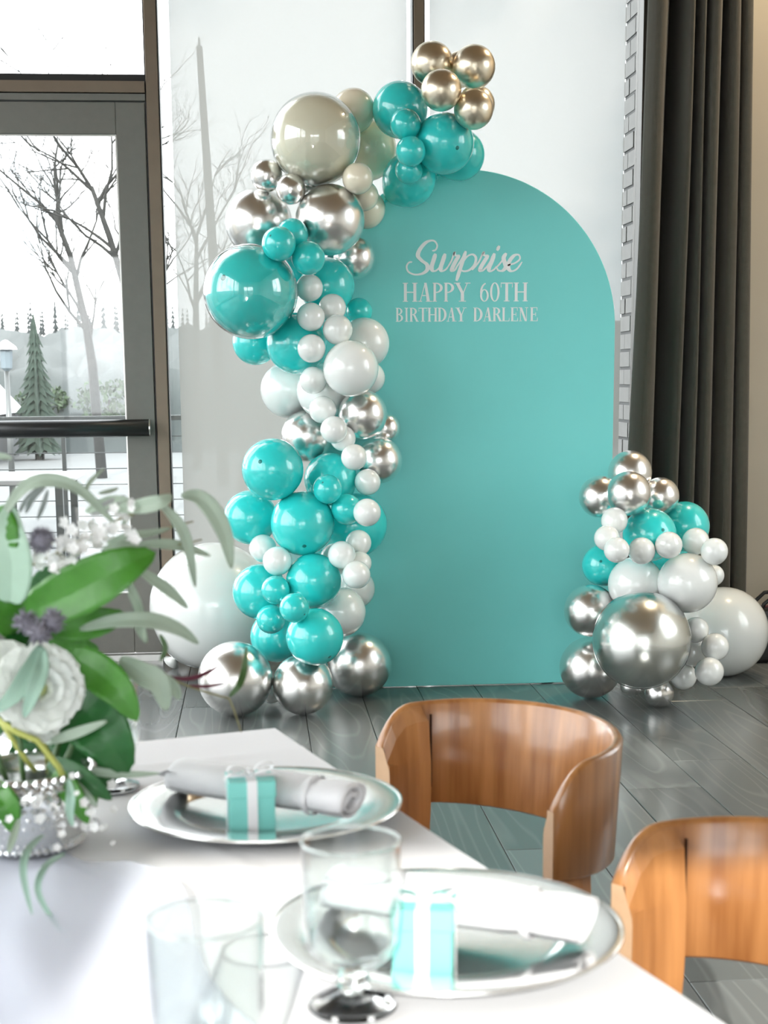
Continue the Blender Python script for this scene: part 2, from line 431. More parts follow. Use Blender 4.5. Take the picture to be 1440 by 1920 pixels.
# warm ceiling light washing the beige wall
dl = empty('ceiling_light', (2.55, 6.35, ZC)); tag(dl, 'round recessed ceiling light above the beige wall', 'light')
MB().lathe([(.085, 0), (.085, -.012), (.07, -.012), (.065, .0)], 32).build('trim_ring', 'alu', dl, True)
lm = bpy.data.materials.new('lamp'); lm.use_nodes = True; q = lm.node_tree.nodes['Principled BSDF']; q.inputs['Emission Color'].default_value = (1, .80, .55, 1); q.inputs['Emission Strength'].default_value = 2.
M['lamp'] = lm
MB().lathe([(.0005, -.004), (.064, -.004)], 32).build('lens', 'lamp', dl)
sp = bpy.data.lights.new('downlight', 'SPOT'); sp.energy = 15; sp.color = (1, .82, .58); sp.spot_size = math.radians(125); sp.spot_blend = .9; sp.shadow_soft_size = .06
so = bpy.data.objects.new('downlight', sp); C.objects.link(so); so.parent = dl; so.location = (0, 0, -.03)

# curtain -----------------------------------------------------------
def curtain():
    r = empty('curtain', (1.95, 6.60, 0)); tag(r, 'dark grey-brown floor-length curtain gathered in deep pleats', 'curtain')
    # ridge / valley plan of the gathered cloth at the reference height (x offset, y offset)
    key = [(-.265, .02), (-.235, -.045), (-.195, -.03), (-.165, .07), (-.125, .085), (-.098, -.03), (-.080, -.05), (-.062, .05), (-.045, .07),
           (-.030, -.04), (-.018, -.045), (-.006, .05), (.008, .05), (.022, -.05), (.052, -.045), (.066, .06), (.088, .075), (.105, -.03),
           (.140, -.035), (.150, .05), (.158, .055), (.166, -.02), (.205, -.03), (.222, .03)]
    P = []
    zs = [3.30, 3.1, 2.8, 2.4, 2.0, 1.6, 1.2, .8, .4, .15, .02]
    def cr(p0, p1, p2, p3, t):
        return .5 * ((2 * p1) + (-p0 + p2) * t + (2 * p0 - 5 * p1 + 4 * p2 - p3) * t * t + (-p0 + 3 * p1 - 3 * p2 + p3) * t ** 3)
    for z in zs:
        rowp = []; dz = 2.2 - z
        for i in range(len(key) - 1):
            k = [key[max(0, min(len(key) - 1, i + q))] for q in (-1, 0, 1, 2)]
            for s in range(6):
                t = s / 6.; xx = cr(k[0][0], k[1][0], k[2][0], k[3][0], t); yy = cr(k[0][1], k[1][1], k[2][1], k[3][1], t)
                flare = 1 + .035 * dz; xx = xx * flare - (.018 * dz if xx < 0 else 0) * (-xx / .265 if xx < 0 else 0) + .012 * dz * (xx > .1)
                rowp.append((xx + .004 * math.sin(9 * xx * 3 + z * 1.7), yy * (2.1 if yy > 0 else 1.) * (1 - .03 * dz) + .004 * math.sin(z * 2.1 + i), z))
        P.append(rowp)
    o = MB().grid(P).build('cloth', 'curtain', r, True); o.scale = (.955, 1, 1); o.location = (-.014, 0, 0)
    md = o.modifiers.new('thickness', 'SOLIDIFY'); md.thickness = .004
    MB().tube([(-.36, 0, 3.33), (.30, 0, 3.33)], .014, 10).build('rod', 'bronze', r, True)
    for i in range(7):
        xx = -.25 + i * .078
        MB().tube([(xx + .022 * math.cos(a) * 0, .024 * math.cos(a), 3.33 + .024 * math.sin(a)) for a in [k * PI / 6 for k in range(13)]], .003, 6, False).build('ring', 'bronze', r, True)
    MB().box(-.30, .01, 3.32, -.28, .21, 3.345).build('bracket', 'bronze', r)
curtain()

# ------------------------------------------------------------------ outside
gr = MB().grid([[(-90, -60, -.25), (90, -60, -.25)], [(-90, 200, -.25), (90, 200, -.25)]]).build('ground', 'concrete')
struct(gr, 'pale pavement outside the windows', 'ground')
dk = MB().box(-6, 6.95, -.2, 3.5, 9.95, -.03).build('deck', 'concrete'); struct(dk, 'pale deck outside the windows', 'deck')
# brick pier
bp = MB().box(1.7455, 6.947, -.03, 2.2, 7.232, 4.2).build('brick_pier', 'mortar'); struct(bp, 'pale grey brick pier outside the right window', 'brick pier')
bme = [MB().box(0, 0, 0, .10, .122, .067).mesh('brick'), MB().box(0, 0, 0, .10, .252, .067).mesh('brick'), MB().box(0, 0, 0, .10, .188, .067).mesh('brick'), MB().box(0, 0, 0, .10, .086, .067).mesh('brick')]
for me in bme: me.materials.append(M['brick'])
for r_ in range(51):
    z = -.02 + r_ * .0815
    lay = ((6.950, 2), (7.148, 3)) if r_ % 2 else ((6.950, 3), (7.046, 2))
    for yy, k in lay:
        o = bpy.data.objects.new('brick', bme[k]); C.objects.link(o); o.parent = bp; o.location = (1.740 + random.uniform(0, .004), yy, z)
# railing
rl = empty('deck_railing', (0, 9.8, -.03)); tag(rl, 'cable railing with slim dark posts along the deck', 'railing')
MB().box(-6, -.025, 1.02, 3.4, .025, 1.05).build('top_rail', 'railmetal', rl)
for i in range(9): 
    z = .12 + .1 * i
    MB().tube([(-6, 0, z), (3.4, 0, z)], .0035, 6).build('cable', 'railmetal', rl)
for i in range(8):
    xx = -5.07 + 1.292 * i - .0; MB().box(xx - .012, -.02, 0, xx + .012, .02, 1.02).build('post', 'railmetal', rl)
# outdoor table
ot = empty('outdoor_table', (-1.62, 8.75, -.03)); tag(ot, 'white outdoor table on the deck beyond the door', 'table')
bevel(MB().box(-.62, -.40, .715, .62, .40, .745).build('tabletop', 'outtable', ot), .006)
for sx in (-1, 1):
    for sy in (-1, 1): MB().box(sx * .56 - .02, sy * .34 - .02, 0, sx * .56 + .02, sy * .34 + .02, .715).build('leg', 'railmetal', ot)
# outdoor chair with a tilted back
oc = empty('outdoor_chair', (.12, 8.75, -.03), .25); tag(oc, 'weathered wooden deck chair with a tilted slatted back behind the shade', 'chair')
for sx in (-1, 1):
    MB().tube([(sx * .25, .22, 0), (sx * .25, -.05, .42), (sx * .25, -.30, .87)], .022, 6).build('back_rail', 'outwood', oc)
    MB().tube([(sx * .25, -.25, 0), (sx * .25, .15, .40)], .022, 6).build('leg', 'outwood', oc)
for i in range(5): MB().box(-.25, -.02, 0, .25, .0, .06, Matrix.Translation((0, -.08 - .048 * i, .47 + .086 * i)) @ Matrix.Rotation(.5, 4, 'X')).build('back_slat', 'outwood', oc)
for i in range(5): MB().box(-.25, -.02 + .07 * i, .40, .25, .035 + .07 * i, .42).build('seat_slat', 'outwood', oc)
# utility pole
up = empty('utility_pole', (-.50, 22, -.25)); tag(up, 'tall wooden utility pole standing outside behind the roller shade', 'pole')
MB().tube([(.06, 0, 0), (.0, 0, 3), (-.12, 0, 5.98)], [.085, .068, .042], 10).build('pole', 'polewood', up, True)
MB().tube([(-.12, 0, 5.98), (-.12, 0, 6.10)], [.018, .012], 6).build('cap', 'railmetal', up)
# street lamp
sl = empty('street_lamp', (-2.80, 18, -.25)); tag(sl, 'small dark street lamp with a lantern head outside the door', 'street lamp')
MB().tube([(0, 0, 0), (0, 0, 1.62)], [.04, .028], 8).build('pole', 'railmetal', sl, True)
MB().lathe([(.02, 1.60), (.065, 1.64), (.075, 1.84), (.06, 1.85)], 8).build('lantern', 'housewindow', sl)
MB().lathe([(.13, 1.85), (.12, 1.88), (.03, 1.95), (.0, 1.96)], 10).build('lantern_cap', 'houseroof', sl)
# house
hs = empty('house', (-5.75, 27.5, -.25)); hs.scale = (.85, .85, .85); tag(hs, 'low house with a white roof behind the street lamp', 'house')
MB().box(-3.2, 0, 0, 1.15, 5, 1.05).build('wall', 'housewall', hs)
rf = MB(); rf.v = [(-3.4, -.3, 1.05), (1.3, -.3, 1.05), (1.3, 5.3, 1.05), (-3.4, 5.3, 1.05), (-3.2, 2.5, 2.0), (.9, 2.5, 2.0)]
rf.f = [(0, 1, 5, 4), (1, 2, 5), (2, 3, 4, 5), (3, 0, 4), (3, 2, 1, 0)]; rf.build('roof', 'houseroof', hs)
for i in range(3): MB().box(-2.6 + i * 1.25, -.04, .35, -1.9 + i * 1.25, 0, .85).build('window', 'housewindow', hs)
# hill
def hz(x): return 5.9 + .55 * math.sin(x * .05 + 1) + .3 * math.sin(x * .17)
P = []
hr = random.Random(8)
for yy, k in ((32.5, -.25), (33.5, .10), (36, .20), (40, .24), (46, .28), (54, .33), (64, .40), (78, .48), (95, .58), (112, .72), (130, .88), (150, 1.0), (190, 1.05)):
    sc = yy / 150.; xs = [-60 + 120 * i / 150. for i in range(151)]
    P.append([(xx * max(.35, sc * 1.5), yy, (-.25 if k < 0 else k * hz(xx) + hr.uniform(-.45, .45) * (.5 + sc))) for xx in xs])
struct(MB().grid(P).build('hill', 'hill', None, True), 'hazy wooded hill on the horizon', 'hill')
def conifer_mesh(seed, n=9, sides=9):
    rr = random.Random(seed); b = MB()
    b.tube([(0, 0, -.02), (0, 0, .25)], .02, 5)
    for i in range(n):
        t = i / n; z = .06 + .86 * t; r = .20 * (1 - t) ** .85 + .012; h = .16 * (1 - .4 * t)
        base = len(b.v); b.v.append((0, 0, z + h))
        for k in range(sides * 2):
            a = PI * k / sides; q = r * (1 if k % 2 else .55) * rr.uniform(.8, 1.15); b.v.append((q * math.cos(a), q * math.sin(a), z - (.03 if k % 2 else -.01)))
        for k in range(sides * 2): b.f.append((base, base + 1 + k, base + 1 + (k + 1) % (sides * 2)))
    return b.mesh('conifer')
cm = [conifer_mesh(1, 6, 5), conifer_mesh(2, 6, 5), conifer_mesh(3, 7, 5)]
for me in cm: me.materials.append(M['farneedle'])
xx = -26.
i = 0
while xx < 4:
    o = bpy.data.objects.new('far_conifer_tree', cm[i % 3]); C.objects.link(o)
    h = random.uniform(2.2, 4.2); yy = 148 + (2.5 if i % 2 else -2.5)
    o.location = (xx, yy, hz(xx) - .55); o.scale = (h * .62, h * .62, h); o.rotation_euler = (0, 0, random.random() * 6)
    tag(o, 'pale hazy conifer on the far hilltop seen through the windows', 'tree', 'conifers on the far hill')
    xx += random.uniform(.36, .72); i += 1
ct = empty('conifer_tree', (-4.12, 30, -.25)); tag(ct, 'dark green pointed conifer outside the glass door', 'tree')
c_o = link('foliage', conifer_mesh(11, 16, 11), 'needle', ct); c_o.scale = (2.5, 2.5, 2.9)
MB().tube([(0, 0, 0), (0, 0, .7)], .09, 8).build('trunk', 'bark', ct)
def bush(name, loc, r, label, seed):
    rr = random.Random(seed); b = MB()
    for i in range(420):
        v = Vector((rr.gauss(0, 1), rr.gauss(0, 1), rr.gauss(0, 1))).normalized() * rr.uniform(.55, 1)
        c = Vector((v.x * r, v.y * r * .7, max(.02, .55 * r + v.z * r * .62))); s = r * rr.uniform(.07, .13)
        e = Euler((rr.random() * 6, rr.random() * 6, rr.random() * 6)).to_matrix(); base = len(b.v)
        for q in ((-s, 0, 0), (0, -s * .5, 0), (s, 0, s * .1), (0, s * .5, 0)): b.v.append(tuple(c + e @ Vector(q)))
        b.f.append((base, base + 1, base + 2, base + 3))
    root = empty(name, loc); tag(root, label, 'bush')
    b.build('foliage', 'shrub', root)
    MB().tube([(0, 0, 0), (0, 0, r * .6)], .03, 6).build('stem', 'bark', root)
bush('round_bush', (-4.50, 33.6, .42), .66, 'leafy bush outside the door, right of the dark conifer', 3)
bush('round_bush', (-3.05, 33.2, .38), .78, 'leafy bush outside the door, nearest the door post', 4)
bush('round_bush', (-5.85, 33.9, .45), .66, 'leafy bush outside the door at the foot of the conifer', 5)
# bare trees
def bare_tree(name, path, rad, seed, label, depth=4, spread=.55, ln=1.3):
    rr = random.Random(seed); b = MB()
    path = [Vector(p) for p in path]
    b.tube(path, [rad * (1 - .65 * i / (len(path) - 1)) for i in range(len(path))], 8)
    def grow(p, d, l, r, lev):
        pts = [p]; dd = d.copy()
        for i in range(4):
            dd = (dd + Vector((rr.gauss(0, .14), rr.gauss(0, .14), rr.gauss(.03, .10)))).normalized(); pts.append(pts[-1] + dd * l / 4)
        b.tube(pts, [r * (1 - .17 * i) for i in range(5)], 5 if lev > 1 else 4, False)
        if lev <= 0: return
        for i in range(rr.choice((3, 4))):
            q = pts[rr.choice((1, 2, 3, 4))]; nd = (dd + Vector((rr.gauss(0, spread), rr.gauss(0, spread), rr.gauss(.15, .3)))).normalized()
            grow(q, nd, l * rr.uniform(.5, .78), r * .52, lev - 1)
    for i in range(2, len(path)):
        for k in range(3 if i < len(path) - 1 else 4):
            d = (path[i] - path[i - 1]).normalized(); s = rr.choice((-1, 1))
            grow(path[i] - d * rr.uniform(0, .4), (d + Vector((s * rr.uniform(.3, .9), rr.uniform(-.4, .4), rr.uniform(.0, .4)))).normalized(), ln * rr.uniform(.7, 1.15), rad * .34, depth - 1)
    root = empty(name, path[0]); tag(root, label, 'tree', 'bare trees outside')
    o = b.build('branches', 'bark', root, True); o.location = -path[0]
bare_tree('bare_tree', [(-2.36, 24, -.25), (-2.44, 24, 1.5), (-2.52, 24, 2.15), (-2.70, 24, 3.1), (-2.92, 24, 3.75)], .085, 21, 'leafless tree outside the door, leaning left in the middle of the glass', 5)
bare_tree('bare_tree', [(-1.11, 16.5, -.25), (-1.16, 16.5, 1.354), (-1.255, 16.5, 2.0), (-1.448, 16.5, 2.716), (-1.613, 16.5, 3.218)], .06, 5, 'leafless tree outside, mostly hidden behind the door stile', 5, .55, .93)
bare_tree('bare_tree', [(-.95, 26, -.25), (-.93, 26, 1.6), (-.9, 26, 2.6), (-.86, 26, 3.6)], .08, 9, 'leafless tree seen through the roller shade beside the utility pole', 4)

# ------------------------------------------------------------------ backdrop panel with lettering
PXC, PYB, PR, PH = .832, 6.032, .600, 2.028      # centre x, front plane y, arch radius, height
bpn = empty('arch_backdrop', (PXC, PYB, 0)); tag(bpn, 'tall teal arch-topped backdrop panel with white party lettering', 'backdrop')
ol = [(-PR, .004), (PR, .004)] + [(PR * math.cos(a), PH - PR + PR * math.sin(a)) for a in [PI * i / 64 for i in range(65)]]
o = MB().poly(ol, 0, .018).build('panel', 'panel', bpn); fix_normals(o); bevel(o, .002, 1)
for sx in (-1, 1):
    MB().box(sx * .35 - .02, .02, 0, sx * .35 + .02, .05, 1.3).build('rear_strut', 'alu', bpn)
    MB().box(sx * .35 - .02, .02, 0, sx * .35 + .02, .40, .02).build('foot', 'alu', bpn)

def place2(pieces, x0, x1, z0, z1, name='letter'):
    b = MB()
    for i, pc in enumerate(pieces): b.poly([(x0 + (x1 - x0) * u - PXC, z0 + (z1 - z0) * v) for u, v in pc], -.0016 - .00004 * i, 0)
    return fix_normals(b.build(name, 'vinyl', bpn))
def R_(a, b, c, d): return [(a, b), (c, b), (c, d), (a, d)]
def Q_(a, b, c, d, y0=0, y1=1): return [(a, y0), (b, y0), (d, y1), (c, y1)]
def ring(cx, cy, rx, ry, a0, a1, tk, tn, n=18):
    """list of quads along an elliptic ring, thick sideways, thin at top and bottom"""
    res = []; st = [math.radians(a0 + (a1 - a0) * i / n) for i in range(n + 1)]
    for p, q in zip(st, st[1:]):
        f = lambda a, t: (cx + (rx - t * tk) * math.cos(a), cy + (ry - t * tn) * math.sin(a))
        res.append([f(p, 0), f(q, 0), f(q, 1), f(p, 1)])
    return res
sf = .045
def stem(a, b, s=.07): return [R_(a, 0, b, 1), R_(a - s, 0, b + s, sf), R_(a - s, 1 - sf, b + s, 1)]
GL = {
 'H': stem(.12, .30) + stem(.70, .88) + [R_(.30, .47, .70, .53)],
 'A': [Q_(.10, .16, .47, .53), Q_(.62, .84, .42, .60), R_(.28, .30, .68, .35), R_(.0, 0, .27, sf), R_(.54, 0, 1, sf)],
 'P': stem(.12, .34) + ring(.34, .73, .60, .27, -90, 90, .24, .055),
 'Y': [R_(.40, 0, .60, .48), R_(.28, 0, .72, sf), Q_(.40, .60, .06, .28, .45, 1), Q_(.52, .59, .78, .84, .45, 1), R_(-.02, 1 - sf, .38, 1), R_(.66, 1 - sf, 1, 1)],
 '6': ring(.52, .32, .44, .33, 0, 360, .20, .05, 30) + ring(.80, .50, .72, .50, 105, 190, .20, .06) ,
 '0': ring(.5, .5, .46, .51, 0, 360, .20, .05, 32),
 'T': [R_(.39, 0, .61, 1), R_(.27, 0, .73, sf), R_(.02, .94, .98, 1), Q_(.02, .08, .02, .05, .74, .96), Q_(.92, .98, .95, .98, .74, .96)],
 'B': stem(.12, .34) + ring(.34, .755, .50, .245, -90, 90, .22, .05) + ring(.34, .27, .58, .27, -90, 90, .24, .05),
 'I': stem(.34, .66, .2),
 'R': stem(.10, .31) + ring(.31, .74, .50, .26, -90, 90, .22, .05) + [Q_(.74, .96, .40, .62, 0, .50), R_(.70, 0, 1.02, sf)],
 'D': stem(.10, .31) + ring(.31, .5, .63, .5, -90, 90, .24, .05),
 'L': stem(.14, .38) + [R_(.3, 0, .95, sf), Q_(.86, .95, .92, .96, 0, .26)],
 'E': stem(.14, .38) + [R_(.3, 0, .95, sf), R_(.3, .955, .90, 1), R_(.3, .47, .72, .52), Q_(.86, .95, .92, .96, 0, .26), Q_(.86, .91, .82, .90, .76, 1), R_(.68, .36, .74, .63)],
 'N': [R_(.16, 0, .22, 1), R_(.78, 0, .84, 1), Q_(.64, .84, .10, .34), R_(.04, 0, .34, sf), R_(.0, 1 - sf, .28, 1), R_(.66, 1 - sf, .98, 1)],
}
def zx(X): return .601 + (700 + X / 4. - 760) * .002091
def word(txt, spans, z0, z1):
    for ch, (a, b) in zip(txt, spans): place2(GL[ch], zx(a), zx(b), z0, z1)
word('HAPPY', ((214, 336), (336, 440), (440, 524), (524, 610), (606, 728)), 1.531, 1.603)
word('60TH', ((794, 868), (872, 950), (954, 1048), (1048, 1166)), 1.531, 1.603)
word('BIRTHDAY', ((164, 226), (228, 266), (268, 338), (336, 404), (402, 482), (480, 552), (548, 622), (616, 698)), 1.455, 1.508)
word('DARLENE', ((748, 824), (822, 896), (894, 966), (962, 1026), (1028, 1090), (1092, 1166), (1176, 1240)), 1.455, 1.508)

SL = [0.]
def script_letter(strokes):
    b = MB(); SL[0] = .0008 - SL[0]
    for si, (pts, wmax) in enumerate(strokes):
        pts = [Vector((zx(x) - PXC, 1.634 - ((420 + y / 4.) - 515) * .002025)) for x, y in pts]
        sm = []
        for i in range(len(pts) - 1):
            k = [pts[max(0, min(len(pts) - 1, i + q))] for q in (-1, 0, 1, 2)]
            for s in range(6):
                t = s / 6.; sm.append(.5 * ((2 * k[1]) + (-k[0] + k[2]) * t + (2 * k[0] - 5 * k[1] + 4 * k[2] - k[3]) * t * t + (-k[0] + 3 * k[1] - 3 * k[2] + k[3]) * t ** 3))
        sm.append(pts[-1]); n = len(sm); Lf = []; Rg = []
        for i, p in enumerate(sm):
            d = sm[min(i + 1, n - 1)] - sm[max(i - 1, 0)]
            d = d.normalized() if d.length > 1e-9 else Vector((1, 0))
            wd = (.0052 + (wmax - .0052) * max(0, -d.y) ** 1.2) * (.55 + .45 * min(1, min(i, n - 1 - i) / 3.)) / 1.
            nn = Vector((-d.y, d.x)); Lf.append(p + nn * wd / 1.6); Rg.append(p - nn * wd / 1.6)
        base = len(b.v)
        for y in (-.0016 - .0003 * si - SL[0], 0):
            for q in Lf: b.v.append((q.x, y, q.y))
            for q in Rg: b.v.append((q.x, y, q.y))
        for i in range(n - 1):
            b.f.append((base + i, base + i + 1, base + n + i + 1, base + n + i)); 
            b.f.append((base + i, base + 2 * n + i, base + 2 * n + i + 1, base + i + 1)); b.f.append((base + n + i, base + n + i + 1, base + 3 * n + i + 1, base + 3 * n + i))
    return fix_normals(b.build('script_letter', 'vinyl', bpn))
W = .0135
script_letter([([(440, 203), (466, 196), (478, 162), (452, 128), (400, 138), (352, 188), (334, 238), (362, 275), (400, 305), (404, 342), (368, 372), (310, 380), (262, 358), (250, 318), (268, 290), (292, 286)], W)])
script_letter([([(466, 224), (452, 270), (436, 325), (448, 353), (478, 345), (512, 300), (536, 232)], W), ([(538, 224), (520, 280), (504, 330), (514, 354), (542, 342), (560, 318)], W)])
script_letter([([(550, 335), (586, 275), (606, 214), (612, 238), (646, 236)], .008), ([(646, 236), (622, 270), (596, 320), (588, 350), (606, 350), (626, 325)], W)])
script_letter([([(610, 345), (655, 275), (684, 222)], .006), ([(692, 205), (672, 270), (648, 345), (622, 428)], .012), ([(664, 300), (700, 248), (742, 230), (768, 256), (758, 306), (720, 346), (676, 356), (648, 338)], .008)])
script_letter([([(740, 348), (790, 285), (824, 214), (830, 238), (862, 236)], .008), ([(862, 236), (836, 275), (806, 325), (800, 352), (822, 350), (842, 325)], W)])
script_letter([([(832, 345), (872, 290), (906, 222)], .006), ([(908, 222), (886, 285), (866, 335), (878, 356), (908, 340), (924, 318)], W), ([(944, 166), (926, 202)], .012)])
script_letter([([(910, 340), (960, 285), (1000, 222)], .006), ([(996, 222), (976, 256), (986, 296), (992, 326), (968, 352), (936, 350), (926, 330)], W)])
script_letter([([(984, 344), (1010, 312), (1060, 296), (1098, 266), (1090, 234), (1054, 240), (1018, 286), (1012, 332), (1036, 356), (1078, 338), (1116, 286)], W)])

# ------------------------------------------------------------------ balloons
def balloon_mesh(name, m, nu=40, nv=26):
    b = MB(); prof = []
    for i in range(nv + 1):
        t = PI * i / nv; r = math.sin(t); z = -math.cos(t)
        if z < -.6: k = (-.6 - z) / .4; z = z - .10 * k * k; r *= 1 - .10 * k
        prof.append((max(r, .0008), z))
    b.lathe(prof, nu); return_me = b.mesh(name); return_me.materials.append(M[m])
    return_me.polygons.foreach_set('use_smooth', [True] * len(return_me.polygons))
    return return_me
BM = {k: balloon_mesh(k + '_balloon', k) for k in ('teal', 'white', 'cream', 'silver', 'champagne')}
KM = {}
for k in BM:
    b = MB().lathe([(.03, -1.08), (.07, -1.11), (.075, -1.15), (.03, -1.18), (.05, -1.22), (.14, -1.30), (.13, -1.30), (.02, -1.2)], 12)
    KM[k] = b.mesh('knot'); KM[k].materials.append(M[k]); KM[k].polygons.foreach_set('use_smooth', [True] * len(KM[k].polygons))
TM = MB().lathe([(.0005, 1.012), (.03, 1.011), (.055, 1.004), (.07, .995)], 12).mesh('tip'); TM.materials.append(M['tip'])
SK = balloon_mesh('clear_outer_skin', 'skin', 48, 32)
